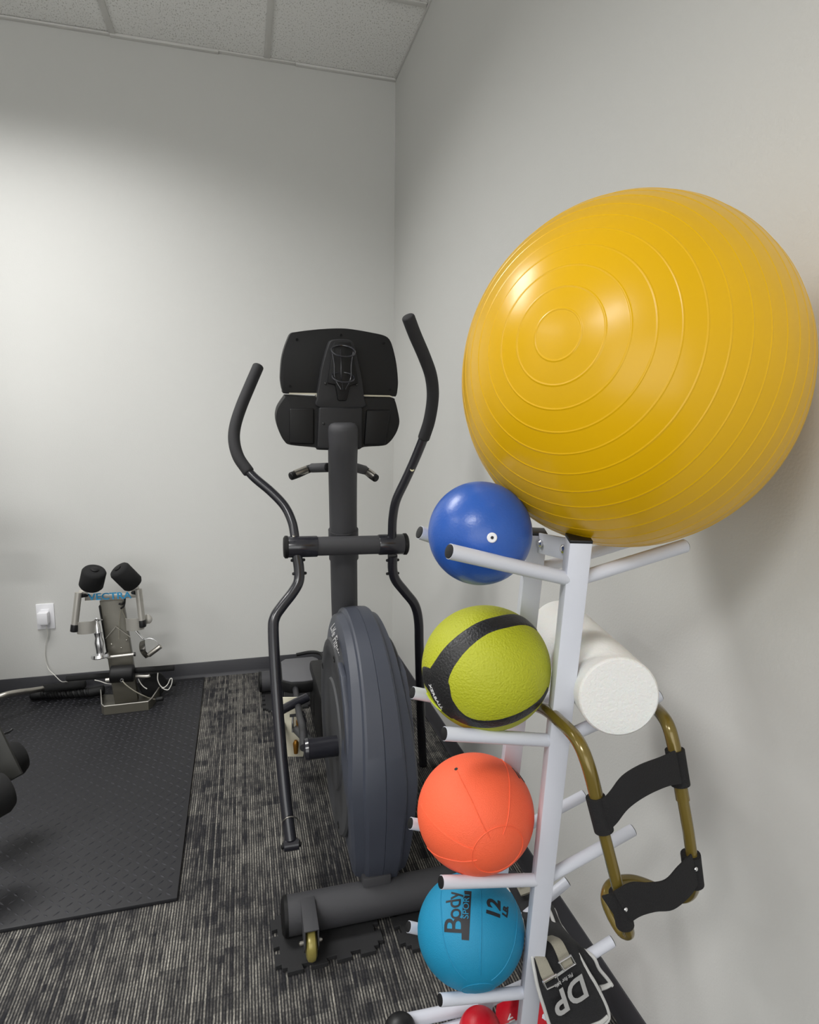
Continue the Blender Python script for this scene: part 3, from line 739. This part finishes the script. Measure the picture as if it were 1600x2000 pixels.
# lime with black bands
gc, gr, gs = V((.329, .782, .868)), .0905, (1.02, 1, .97)
o, _ = ball('medicine_ball', gc, gr, gs, 'lime', ''); tag(o, 'lime green medicine ball with black bands on the second shelf', 'ball')
def band(center, rr, sc, pts, widths, h=.0009):
    D = [hit(*p, center, rr, sc).normalized() for p in pts]
    D = smooth_path(D, 6); n_ = len(D); b = bmesh.new(); rowsb = []
    Wd = smooth_path([V((w, 0, 0)) for w in widths], 6)
    for i in range(n_):
        d = D[i].normalized(); t_ = (D[min(i+1, n_-1)]-D[max(i-1, 0)]).normalized(); s_ = d.cross(t_).normalized(); w = Wd[i].x
        row = []
        for k in range(9):
            u = (k/8-.5)*w/rr; q = (d*math.cos(u)+s_*math.sin(u))*(rr+h*(1 if 0 < k < 8 else -.8))
            row.append(b.verts.new(center+V((q.x*sc[0], q.y*sc[1], q.z*sc[2]))))
        rowsb.append(row)
    for i in range(n_-1):
        for k in range(8): b.faces.new((rowsb[i][k], rowsb[i][k+1], rowsb[i+1][k+1], rowsb[i+1][k]))
    return b
obj('black_band', band(gc, gr, gs, [(1048, 1215), (1020, 1210), (985, 1213), (945, 1225), (910, 1248), (880, 1278), (860, 1310), (852, 1332)], [.028, .028, .027, .027, .029, .033, .038, .052]), M['ball_black'], o)
obj('black_band', band(gc, gr, gs, [(1070, 1345), (1058, 1367), (1035, 1388), (1000, 1406), (960, 1415), (925, 1413), (895, 1400), (868, 1372), (855, 1345), (850, 1325)], [.012, .016, .019, .021, .022, .024, .030, .040, .052, .05]), M['ball_black'], o)
obj('black_band', band(gc, gr, gs, [(826, 1318), (832, 1325), (842, 1335), (852, 1350), (866, 1378), (888, 1402)], [.026, .038, .046, .052, .044, .022], .0008), M['ball_black'], o)
f = ball_text(gc, gr+.0012, gs, (850, 1362), (864, 1384))
obj('band_lettering', text_bm('XERBALL', .0095, f, cell=.003, depth=.0004, bold=.0001), M['ink_white'], o)
obj('band_stripe', seam(gc, gr+.0008, gs, [(834, 1353), (842, 1367), (852, 1379), (863, 1388)], .0016), M['ink_green'], o)
# orange
oc, or_, os_ = V((.336, .823, .613)), .0885, (1.03, 1, .975)
o, _ = ball('medicine_ball', oc, or_, os_, 'orange', ''); tag(o, 'orange rubber medicine ball with moulded seams on the third shelf', 'ball')
pd = hit(978, 1668, oc, or_, os_).normalized()
obj('pole_ring', groove_circle(oc, or_, os_, pd, .46), M['orange'], o)
for pts in ([(893, 1506), (902, 1525), (922, 1565), (940, 1605), (957, 1637)], [(980, 1478), (993, 1510), (996, 1555), (992, 1600), (983, 1630)], [(822, 1568), (840, 1600), (870, 1630), (905, 1652), (928, 1660)], [(835, 1655), (870, 1677), (905, 1683), (932, 1680)]):
    obj('seam', seam(oc, or_, os_, pts), M['orange'], o)
h_ = hit(891, 1502, oc, or_, os_).normalized()
obj('valve_hole', lathe(oc+V((h_.x*os_[0], h_.y, h_.z*os_[2]))*or_*.997, h_, [(0, .0028), (.0006, .0028)], 14), M['cap'], o)
f = ball_text(oc, or_, os_, (1014, 1514), (1023, 1521))
obj('weight_lettering', text_bm('10', .030, f, cell=.004, depth=.0004, bold=.0008), M['ink'], o)
# teal
tcn, tr_, ts = V((.350, .864, .368)), .0865, (1.045, 1, .965)
o, _ = ball('medicine_ball', tcn, tr_, ts, 'teal', ''); tag(o, 'teal blue 12 lb medicine ball with black lettering on the fourth shelf', 'ball')
up_t = (0, 0, 1)
# lettering reads from the bottom up: text right = picture up
def tball(px, py, dx=3): return ball_text(tcn, tr_, ts, (px, py), (px+dx, py-40))
obj('logo_lettering', text_bm('B', .046, tball(889, 1808), cell=.003, depth=.0004, bold=.0004, sx=.95), M['ink'], o)
obj('logo_lettering', text_bm('ody', .036, tball(887, 1767), cell=.003, depth=.0004, bold=.0002, sx=.86, spacing=.95), M['ink'], o)
def patch(fn, u0, u1, v0, v1, n=12, h=.0003):
    b = bmesh.new(); g = [[b.verts.new(fn(u0+(u1-u0)*i/n, v0+(v1-v0)*j/4, h)) for j in range(5)] for i in range(n+1)]
    for i in range(n):
        for j in range(4): b.faces.new((g[i][j], g[i+1][j], g[i+1][j+1], g[i][j+1]))
    return b
sb = obj('logo_bar', patch(tball(911, 1782), -.040, .036, -.0062, .0062), M['ink'], o)
obj('logo_lettering', text_bm('SPORT', .0135, tball(911, 1768), cell=.003, depth=.0008, sx=1.0), M['teal'], sb)
obj('weight_lettering', text_bm('12', .0315, tball(966, 1775, -2), cell=.003, depth=.0004, bold=.0012), M['ink'], o)
obj('weight_lettering', text_bm('LB.', .0135, tball(988, 1779, -2), cell=.003, depth=.0004, bold=.0007, sx=1.1), M['ink'], o)
obj('seam', seam(tcn, tr_, ts, [(935, 1706), (939, 1740), (940, 1800), (939, 1860), (938, 1905)]), M['teal'], o)
obj('seam', seam(tcn, tr_, ts, [(868, 1720), (862, 1780), (868, 1840), (885, 1885), (912, 1915)]), M['teal'], o)
obj('seam', seam(tcn, tr_, ts, [(1000, 1740), (1010, 1800), (1003, 1850), (985, 1890), (960, 1915)]), M['teal'], o)
obj('pole_ring', groove_circle(tcn, tr_, ts, hit(935, 1936, tcn, tr_, ts), .30), M['teal'], o)
# red balls on the lowest level
c = at(938, 2016, .885); o = obj('small_red_ball', sphere(c, .0385), M['red']); tag(o, 'small glossy red ball at the foot of the rack, left of the near post', 'ball')
c2 = at(1030, 2030, 1.0); o = obj('red_medicine_ball', sphere(c2, .085, u=64, v=48), M['red']); tag(o, 'larger red ball with white lettering behind the foot of the near rack post', 'ball')
f = on_ball(c2, .085, (1, 1, 1), hit(1001, 1996, c2, .085), (0, 0, 1), -.1)
obj('ball_lettering', text_bm('VAL', .016, f, cell=.003, depth=.0004, bold=.0005), M['ink_white'], o)

# ---------------------------------------------------------------- foam roller
n0, n1 = at(1210, 1362, .665), at(1093, 1228, .99)
d = (n1-n0).normalized()
fr = obj('foam_roller', lathe(n0, d, [(.000, 0), (0, .0505), (.0015, .0525), (.004, .0535), ((n1-n0).length, .0535), ((n1-n0).length+.003, .051), ((n1-n0).length+.003, 0)], 72), M['eva'])
tag(fr, 'white foam roller lying on the wall side of the rack', 'foam roller')

# ---------------------------------------------------------------- olive tube frame with straps
t = thing('strap_frame', 'olive bronze bent-tube frame with two black straps hanging from the rack', 'exercise frame', at(1260, 1800, .62))
hp = [at(1020, 1372, .86), at(1062, 1384, .76), at(1098, 1413, .69), at(1128, 1446, .65), at(1148, 1492, .63), at(1166, 1560, .62)]
obj('frame_tube', tube(hp+[at(1178, 1622, .612)], .0088, 6, 20), M['olive'], t)
obj('frame_tube', tube([at(1176, 1612, .612), at(1196, 1690, .605), at(1215, 1765, .60)], .0074, 2, 20), M['olive'], t)
obj('frame_tube', tube([at(1262, 1366, .80), at(1282, 1384, .70), at(1303, 1412, .655), at(1316, 1455, .64), at(1325, 1510, .632), at(1334, 1562, .625)], .0088, 6, 20), M['olive'], t)
obj('frame_tube', tube([at(1333, 1556, .625), at(1345, 1625, .615), at(1353, 1685, .61)], .0074, 2, 20), M['olive'], t)
obj('frame_handle', tube([at(1212, 1760, .60), at(1222, 1800, .598), at(1228, 1822, .603), at(1214, 1818, .615), at(1194, 1785, .632), at(1184, 1752, .645), at(1196, 1726, .655), at(1232, 1719, .66), at(1270, 1730, .66), at(1305, 1748, .65), at(1334, 1753, .64), at(1352, 1742, .628), at(1358, 1715, .614), at(1353, 1680, .61)], .0074, 6, 18), M['olive'], t)
up_s = [(at(1176, 1562, .609), at(1191, 1622, .603)), (at(1192, 1545, .603), at(1206, 1606, .597)), (at(1215, 1516, .60), at(1228, 1578, .593)), (at(1250, 1494, .602), at(1262, 1554, .596)), (at(1292, 1478, .612), at(1302, 1536, .606)), (at(1318, 1466, .620), at(1330, 1530, .614))]
us = obj('cross_strap', ribbon(up_s, .0035), M['webbing'], t)
lo_s = [(at(1198, 1742, .592), at(1232, 1800, .590)), (at(1232, 1724, .590), at(1252, 1788, .588)), (at(1268, 1724, .588), at(1280, 1780, .586)), (at(1300, 1718, .588), at(1314, 1776, .586)), (at(1325, 1692, .592), at(1345, 1752, .59)), (at(1350, 1668, .602), at(1362, 1728, .598))]
ls = obj('cross_strap', ribbon(lo_s, .0035), M['webbing'], t)
def sleeve(a, b_, r, par):
    return obj('strap_sleeve', tube([a, b_], r, 1, 20), M['webbing'], par)
sleeve(at(1163, 1556, .62), at(1180, 1622, .612), .0122, us)
sleeve(at(1318, 1464, .638), at(1329, 1532, .63), .0125, us)
sleeve(at(1207, 1742, .602), at(1221, 1806, .60), .0115, ls)
sleeve(at(1349, 1668, .612), at(1356, 1726, .61), .0125, ls)
# the leather-like gusset round the lower left loop
obj('strap_gusset', prism([at(1178, 1755, .593), at(1228, 1742, .593), at(1236, 1795, .592), at(1224, 1808, .592), at(1212, 1806, .594)], (0, .006, 0), .002), M['webbing'], ls)
for p in ((1222, 1776, .588), (1359, 1697, .597)):
    obj('rivet', bolt(at(*p), (0, -1, .3), .0026, .002), M['chrome'], ls)

# ---------------------------------------------------------------- weight vest draped on the rack
t = thing('weighted_vest', 'black padded vest with grey piping and buckles draped low on the rack', 'vest', at(1110, 1990, .79))
rows = [((980, 1712), (1008, 1706), 1.13), ((1000, 1748), (1056, 1742), 1.05), ((1020, 1790), (1088, 1800), .93), ((1030, 1832), (1118, 1842), .82), ((1042, 1885), (1146, 1895), .790), ((1050, 1930), (1176, 1945), .780), ((1064, 1975), (1186, 1985), .775), ((1080, 2020), (1160, 2008), .77), ((1096, 2060), (1140, 2050), .768)]
R3 = [(at(*l, y), at(*r, y)) for l, r, y in rows]
pn = obj('vest_panel', ribbon(R3, .016, n=6), M['nylon'], t)
Lp = smooth_path([r[0] for r in R3], 6); Rp = smooth_path([r[1] for r in R3], 6)
def wob(P, s): return [p+V((noise.noise(p*38+V((s, 0, 0)))*.0022, -.004, noise.noise(p*38+V((0, s, 0)))*.0022)) for p in P]
obj('piping', tube(wob(Lp, 1), .0030, 1, 8), M['piping'], pn)
obj('piping', tube(wob(Rp, 2), .0032, 1, 8), M['piping'], pn)
obj('piping', tube([at(1186, 1985, .770), at(1174, 1996, .766), at(1150, 2006, .764), at(1120, 2020, .762)], .0036, 5, 8), M['piping'], pn)
# under flap on the wall side
fl = [((1058, 1752), (1080, 1772), .985), ((1080, 1805), (1098, 1812), .90), ((1095, 1835), (1130, 1846), .835), ((1118, 1872), (1156, 1866), .812), ((1135, 1900), (1172, 1893), .805), ((1160, 1932), (1194, 1920), .80)]
F3 = [(at(*l, y), at(*r, y)) for l, r, y in fl]
pf = obj('side_flap', ribbon(F3, .008, n=5), M['nylon'], t)
obj('piping', tube(wob(smooth_path([r[1] for r in F3], 5), 3), .0030, 1, 8), M['piping'], pf)
obj('piping', tube([at(1194, 1920, .797), at(1184, 1926, .796), at(1172, 1930, .794)], .0044, 3, 8), M['piping'], pf)
# inner shoulder part behind, with white edge
sh = [((1055, 1770), (1068, 1766), 1.0), ((1056, 1800), (1078, 1790), .955), ((1060, 1822), (1088, 1820), .92)]
ps = obj('shoulder_pad', ribbon([(at(*l, y-.03), at(*r, y-.03)) for l, r, y in sh], .012, n=5), M['nylon'], t)
obj('piping', tube([at(*r, y-.04) for l, r, y in sh], .0034, 5, 8), M['piping'], ps)
def buckled(rowsS, bq, Yb):
    s = obj('strap', ribbon([(at(*l, y), at(*r, y)) for l, r, y in rowsS], .003, n=5), M['strap'], t)
    P = [at(*q, Yb) for q in bq]; P.append(P[0])
    obj('buckle', tube(P, .0016, 1, 8), M['chrome'], s)
    return s
buckled([((1062, 1832), (1080, 1828), .815), ((1076, 1842), (1096, 1836), .790), ((1088, 1866), (1108, 1856), .778), ((1096, 1890), (1118, 1878), .772), ((1103, 1894), (1122, 1884), .770)], [(1092, 1880), (1115, 1866), (1124, 1882), (1102, 1895)], .767)
buckled([((1040, 1858), (1054, 1852), .80), ((1048, 1880), (1068, 1874), .782), ((1056, 1905), (1078, 1894), .772), ((1063, 1920), (1086, 1906), .768)], [(1061, 1917), (1086, 1903), (1093, 1920), (1068, 1932)], .765)
buckled([((1000, 1712), (1020, 1708), 1.07), ((1008, 1730), (1030, 1722), 1.04), ((1018, 1750), (1040, 1742), 1.0)], [(1002, 1712), (1024, 1706), (1030, 1718), (1008, 1724)], 1.03)
Od = at(1126, 1932, .766); Xd = at(1101, 1950, .762)-Od; Yd = at(1140, 1954, .762)-Od
fd_ = on_plane(Od.lerp(at(1101, 1950, .762), .5), Xd, Yd)
obj('vest_lettering', text_bm('DP', .052, fd_, cell=0, bold=.0012, depth=.0006), M['ink_grey'], pn)
fu = on_plane(at(1104, 1922, .766), Xd, Yd)
obj('vest_underline', join(None, (lambda b: b)(text_bm('_', .050, fu, cell=0, bold=.0008, depth=.0006))), M['ink_grey'], pn)
ff = on_plane(at(1101, 1914, .766), Xd, Yd)
obj('vest_lettering', text_bm('Fit for Life', .0085, ff, cell=0, bold=.0001, depth=.0006), M['ink_grey'], pn)

# ================================================================ pulley stand by the back wall
SY = 2.74
t = thing('pulley_stand', 'small grey exercise stand with two black foam rollers and a blue lettered crossbar', 'exercise stand', at(247, 1378, 2.70))
def sp(x, y): return (120+.16*x, 1080+.16*y)
def S(x, y, Y=SY): return at(*sp(x, y), Y)
col = obj('stand_column', prism([S(462, 585, 2.76), S(745, 570, 2.76), S(860, 1270, 2.74), S(935, 1815, 2.70), S(650, 1850, 2.70), S(562, 1290, 2.74)], (0, .035, 0), .003), M['stand'], t)
obj('column_flange', prism([S(452, 650, 2.75), S(470, 650, 2.75), S(575, 1290, 2.735), S(560, 1290, 2.735)], (0, .05, 0), .001), M['black_plastic'], col)
for q in ((610, 1110), (795, 1065), (730, 1160)):
    obj('column_screw', bolt(S(*q, 2.742), (0, -1, 0), .003, .003), M['steel'], col)
plate_ = obj('lettered_crossbar', prism([S(282, 512, 2.735), S(900, 492, 2.735), S(905, 545, 2.735), S(285, 584, 2.735)], (0, .012, .002), .001), M['zinc'], t)
a_, b_ = S(595, 524, 2.734), S(850, 515, 2.734)
fv = on_plane(S(592, 530, 2.7335), S(850, 510, 2.734)-S(350, 535, 2.734), (0, 0, 1))
obj('crossbar_lettering', text_bm('VECTRA', .040, fv, cell=0, depth=.0008, bold=.0008, sx=1.12), M['ink_blue'], plate_)
for (x0, y0), (x1, y1), r in (((415, 165), (352, 440), .0460), ((658, 160), (905, 405), .042)):
    a0, a1 = S(x0, y0, 2.66), S(x1, y1, 2.70); dd = (a1-a0).normalized(); LL = (a1-a0).length
    a0 = a0+dd*r*.45; LL -= r*.9
    rl = obj('foam_sleeve', lathe(a0, dd, [(-.004, 0), (-.004, r*.72), (0, r*.9), (.008, r), (LL, r), (LL+.010, r*.85), (LL+.012, 0)], 36), M['foam'], t)
    obj('sleeve_plug', lathe(a0-dd*.004, -dd, [(0, r*.33), (.004, r*.33), (.006, r*.22), (.006, 0)], 20), M['black_plastic'], rl)
for (x0, y0), (x1, y1) in (((208, 482), (158, 915)), ((940, 442), (988, 860))):
    a0, a1 = S(x0, y0, 2.70), S(x1, y1, 2.69)
    sv = obj('support_tube', tube([a0, a1], .0135, 1, 20), M['zinc'], t)
    dd = (a1-a0).normalized(); obj('tube_cap', tube([a1-dd*.012, a1+dd*.012], .0148, 1, 18, round_=.004), M['cap'], sv)
    sgn = 1 if x0 < 500 else -1
    obj('tube_knob', tube([a0+V((sgn*.012, 0, -.015)), a0+V((sgn*.026, .02, -.018))], .008, 1, 14), M['cap'], sv)
    obj('tube_lug', box(a0+V((min(sgn*.0, sgn*.03), .012, -.02)), a0+V((max(sgn*.0, sgn*.03), .02, .008)), .001), M['zinc'], sv)
# calf cuffs
for cx, cy, s in ((310, 890, 1), (905, 850, -1)):
    c = S(cx, cy, 2.71)
    b = bmesh.new(); N = 20; g = []
    for k in range(N+1):
        aa = PI*(.02+.96*k/N)
        for_ = []
        for rr in (.040, .037):
            for z in (-.026, .026): for_.append(b.verts.new(c+V((math.cos(aa)*rr*.9, -.010-math.sin(aa)*rr*.55, z))))
        g.append(for_)
    for k in range(N):
        p, q = g[k], g[k+1]
        b.faces.new((p[0], p[1], q[1], q[0])); b.faces.new((p[2], q[2], q[3], p[3])); b.faces.new((p[0], q[0], q[2], p[2])); b.faces.new((p[1], p[3], q[3], q[1]))
    b.faces.new((g[0][0], g[0][2], g[0][3], g[0][1])); b.faces.new((g[-1][0], g[-1][1], g[-1][3], g[-1][2]))
    cf = obj('curved_cuff', b, M['zinc'], t)
    obj('cuff_bracket', box(c+V((-.03, .01, -.012)), c+V((.03, .022, .012)), .001), M['zinc'], cf)
obj('cuff_disc', lathe(S(1045, 812, 2.73), (0, -1, .2), [(0, .021), (.003, .021), (.005, .018), (.005, 0)], 28), M['zinc'], t)
obj('hook_rod', tube([S(385, 828, 2.71), S(500, 815, 2.74)], .003, 1, 8), M['chrome'], t)
cb = obj('lower_crossbar', tube([S(556, 1275, 2.71), S(885, 1238, 2.71)], .0065, 1, 16), M['zinc'], t)
obj('crossbar_hook', tube([S(884, 1238, 2.71), S(905, 1235, 2.71)], .0085, 1, 14), M['cap'], cb)
hb_ = obj('hub_drum', tube([S(618, 1480, 2.67), S(868, 1465, 2.67)], .036, 1, 32, round_=.006), M['black_plastic'], t)
obj('foam_bar', tube([S(72, 1535, 2.71), S(600, 1492, 2.70)], .0115, 1, 16, round_=.004), M['foam'], t)
obj('foam_bar', tube([S(868, 1437, 2.70), S(1368, 1402, 2.71)], .0125, 1, 16, round_=.004), M['foam'], t)
obj('foam_bar', tube([S(1180, 1560, 2.80), S(1390, 1590, 2.80)], .0125, 1, 16, round_=.004), M['foam'], t)
obj('bar_end', tube([S(540, 1552, 2.68), S(610, 1545, 2.68)], .008, 1, 14), M['zinc'], t)
obj('side_lever', tube([S(905, 1500, 2.70), S(1040, 1505, 2.70), S(1078, 1495, 2.70)], .007, 3, 12), M['zinc'], t)
obj('floor_disc', lathe(S(1115, 1600, 2.78), (.3, -1, .1), [(-.02, .05), (-.015, .055), (.015, .055), (.02, .05), (.02, 0)], 28), M['foam'], t)
b = None
tray = [S(478, 1640, 2.74), S(492, 1850, 2.66), S(520, 1875, 2.645), S(1060, 1815, 2.66), S(1100, 1780, 2.68), S(1195, 1640, 2.76)]
zt = .036
tray = [V((p.x, p.y, 0)) for p in [atz(*sp(x, y), .048) for x, y in ((478, 1640), (492, 1850), (520, 1875), (1060, 1815), (1100, 1780), (1195, 1640))]]
b = bmesh.new(); pr = []
for i, p in enumerate(tray):
    pv, nx_ = tray[max(i-1, 0)], tray[min(i+1, len(tray)-1)]; d = (nx_-pv).normalized(); nn = V((d.y, -d.x, 0))
    pr.append([b.verts.new(p+nn*o_+V((0, 0, z))) for o_, z in ((-.002, .012), (.002, .012), (.002, .048), (-.002, .048))])
for i in range(len(pr)-1):
    for k in range(4): b.faces.new((pr[i][k], pr[i][(k+1) % 4], pr[i+1][(k+1) % 4], pr[i+1][k]))
b.faces.new(pr[0]); b.faces.new(pr[-1][::-1])
ty = obj('base_tray', b, M['stand'], t)
obj('tray_rim', tube([p+V((0, 0, .049)) for p in tray], .0024, 1, 8), M['zinc'], ty)
obj('tray_bottom', prism([p+V((0, 0, .0115)) for p in tray], (0, 0, .003), 0), M['stand'], ty)
cab = obj('pull_cable', tube([S(742, 1560, 2.63), S(800, 1620, 2.62), S(900, 1690, 2.62), S(1010, 1745, 2.63), S(1100, 1780, 2.66), S(1165, 1788, 2.68)], .0022, 6, 8), M['strap'], t)
obj('cable_clip', ring(S(738, 1556, 2.632), .006, .0018, (0, -1, 0), 16, 6), M['chrome'], cab)
obj('cable_ball', tube([S(1165, 1788, 2.67), S(1235, 1775, 2.67)], .010, 1, 14, round_=.004), M['black_plastic'], cab)
obj('pull_cable', tube([S(722, 700, 2.735), S(706, 850, 2.735), S(700, 1050, 2.73)], .0013, 3, 6), M['strap'], t)
obj('pull_cable', tube([S(735, 700, 2.735), S(775, 780, 2.735), S(800, 900, 2.735)], .0013, 3, 6), M['strap'], t)
obj('pull_cable', tube([S(540, 1045, 2.735), S(655, 912, 2.735), S(672, 905, 2.735), S(850, 1035, 2.735)], .0015, 3, 6), M['zinc'], t)
obj('snap_hook', tube([S(700, 620, 2.73), S(740, 625, 2.73), S(768, 590, 2.73), S(775, 560, 2.74), S(765, 640, 2.73), S(725, 680, 2.73)], .004, 4, 8), M['black_plastic'], t)
for P in ([(405, 1552), (470, 1565), (540, 1590), (610, 1600)], [(938, 1535), (960, 1580), (1000, 1630), (1045, 1660)], [(1178, 1465), (1175, 1540), (1195, 1600), (1230, 1640), (1262, 1638), (1300, 1600), (1330, 1535), (1352, 1540), (1345, 1600), (1310, 1665), (1270, 1668), (1225, 1645)]):
    obj('pull_cable', tube([S(*q, 2.69) for q in P], .0020, 5, 8), M['cable'], t)

# chrome hand weight bar hanging on the stand
t = thing('chrome_bar', 'chrome handle with a round base hanging left of the stand column', 'bar', S(480, 1260, 2.70))
a0, a1 = S(432, 830, 2.71), S(472, 1235, 2.69); dd = (a1-a0).normalized(); LL = (a1-a0).length
ch = obj('bar_shaft', lathe(a0, dd, [(0, .005), (.02, .010), (.05, .011), (LL*.35, .017), (LL*.5, .013), (LL*.65, .018), (LL*.85, .014), (LL, .014)], 24), M['chrome'], t)
obj('bar_base', lathe(a1, dd, [(-.004, .014), (.0, .034), (.012, .036), (.016, .030), (.016, 0)], 32), M['chrome'], t)
obj('bar_eye', ring(a0-dd*.004, .007, .003, (0, -1, 0), 20, 8), M['chrome'], t)

# D handle hanging on the right
t = thing('exercise_stirrup', 'chrome D-shaped pull handle hanging from the right cuff of the stand', 'handle', S(1080, 1290, 2.69))
obj('hanger', tube([S(892, 930, 2.71), S(1000, 1050, 2.69)], .005, 1, 10), M['chrome'], t)
st = [(S(1000, 1052, 2.71), S(1012, 1056, 2.67)), (S(1060, 1032, 2.71), S(1080, 1040, 2.67)), (S(1130, 1048, 2.71), S(1150, 1070, 2.67)), (S(1190, 1100, 2.71), S(1200, 1130, 2.67)), (S(1222, 1150, 2.71), S(1205, 1175, 2.67))]
obj('handle_strap', ribbon(st, .003, n=5), M['chrome'], t)
st = [(S(1000, 1052, 2.71), S(1018, 1056, 2.67)), (S(955, 1100, 2.71), S(1020, 1120, 2.67)), (S(955, 1180, 2.71), S(1030, 1190, 2.67)), (S(985, 1240, 2.71), S(1075, 1240, 2.67)), (S(1030, 1285, 2.71), S(1080, 1262, 2.67))]
obj('handle_strap', ribbon(st, .003, n=5), M['chrome'], t)
obj('handle_grip', tube([S(1068, 1245, 2.68), S(1208, 1140, 2.68)], .0105, 1, 20, round_=.003), M['steel'], t)

# rope and chrome bar on the floor by the stand
def rope(a, b_, r, turns, name, par):
    a, b_ = V(a), V(b_); d = (b_-a); x, y = frame(d.normalized()); bm = None
    for s in range(3):
        P = []
        for k in range(turns*12+1):
            u = k/(turns*12); q = u*turns*2*PI+s*2*PI/3
            P.append(a+d*u+(x*math.cos(q)+y*math.sin(q))*r*.60)
        bm = tube(P, r*.46, 1, 8, bm)
    return obj(name, bm, M['black_plastic'], par)
t = thing('pull_rope', 'black braided pull rope lying on the mat by the back wall', 'rope', at(130, 1358, 2.62))
ra, rb = atz(78, 1356, .034), atz(178, 1352, .036)
rope(ra, rb, .021, 6, 'braided_rope', t)
ra2, rb2 = ra+V((0, .055, .004)), rb+V((0, .03, .01))
for p in (rb,): obj('rope_end', tube([p-V((.005, 0, 0)), p+V((.045, .004, .004))], .022, 1, 18, round_=.008), M['black_plastic'], t)
obj('rope_end', tube([rb+V((-.10, .05, .03)), rb+V((-.05, .05, .032))], .018, 1, 18, round_=.006), M['black_plastic'], t)
obj('rope_collar', tube([ra+V((-.028, 0, .0)), ra+V((.004, 0, 0))], .022, 1, 18, round_=.008), M['black_plastic'], t)
t = thing('bent_bar', 'bright steel bent bar lying behind the black rope at the left edge', 'bar', at(40, 1352, 2.72))
P = [at(-60, 1385, 2.62), at(-20, 1368, 2.64), at(10, 1357, 2.66), at(35, 1352, 2.69), at(60, 1349, 2.73), at(86, 1345, 2.80)]
bb_ = obj('bar_tube', tube(P, .0115, 6, 16), M['steel'], t)
P = [at(86, 1345, 2.80), at(132, 1340, 2.82), at(165, 1336, 2.82)]
obj('rubber_grip', tube(P, .0165, 2, 16, round_=.005), M['foam'], bb_)

# ================================================================ leg machine at the left edge
t = thing('leg_machine', 'machine frame with two black foam roller pads entering at the left edge above the mat', 'weight machine', (-1.0, 1.8, .011))
fr0, fr1 = at(-40, 1385, 1.80), at(26, 1522, 1.72)
obj('roller_frame', beam(fr0, fr1, .05, .012, (0, -1, .2), .002), M['olive_dark'], t)
def pad(p0, p1, r):
    dd = (p1-p0).normalized(); LL = (p1-p0).length
    q = obj('roller_pad', lathe(p0, dd, [(-.012, 0), (-.012, r*.55), (-.006, r*.85), (.008, r), (LL-.008, r), (LL+.006, r*.85), (LL+.012, r*.5), (LL+.012, 0)], 40), M['foam'], t); return q
pad(at(36, 1478, 1.86), at(-45, 1520, 1.78), .050)
pad(at(8, 1545, 1.66), at(-90, 1598, 1.58), .054)
obj('frame_post', beam((-.93, 1.72, .011), (-.80, 1.78, .36), .05, .05, (0, 1, 0), .003), M['olive_dark'], t)
obj('base_beam', box((-1.5, 1.69, .011), (-.87, 1.75, .06), .004), M['stand'], t)
obj('frame_arm', beam((-.80, 1.78, .36), fr0+V((0, 0, .02)), .04, .04, (0, 1, 0), .003), M['olive_dark'], t)
obj('hand_pad', tube([(-1.16, 2.58, .80), (-.925, 2.60, .775)], .055, 1, 24, round_=.02), M['foam'], t)
obj('pad_arm', tube([(-1.12, 2.38, .9), (-1.10, 2.50, .84), (-1.10, 2.58, .80)], .018, 4, 14), M['olive_dark'], t)
obj('upright', box((-1.16, 2.32, .011), (-1.08, 2.40, 1.9), .006), M['black_plastic'], t)
obj('weight_cover', box((-1.42, 2.25, .011), (-1.16, 2.5, 1.2), .02), M['black_plastic'], t)
obj('base_beam', box((-1.12, 1.72, .011), (-1.06, 2.36, .06), .004), M['stand'], t)
t2 = obj('floor_cord', tube([at(-30, 1440, 1.95), at(0, 1436, 1.97), at(10, 1432, 1.98), at(18, 1429, 1.99), at(24, 1424, 2.0)], .004, 5, 8), M['cap'])
for v in t2.data.vertices: pass
tag(t2, 'short black cord end on the mat at the left edge above the roller pads', 'cord')
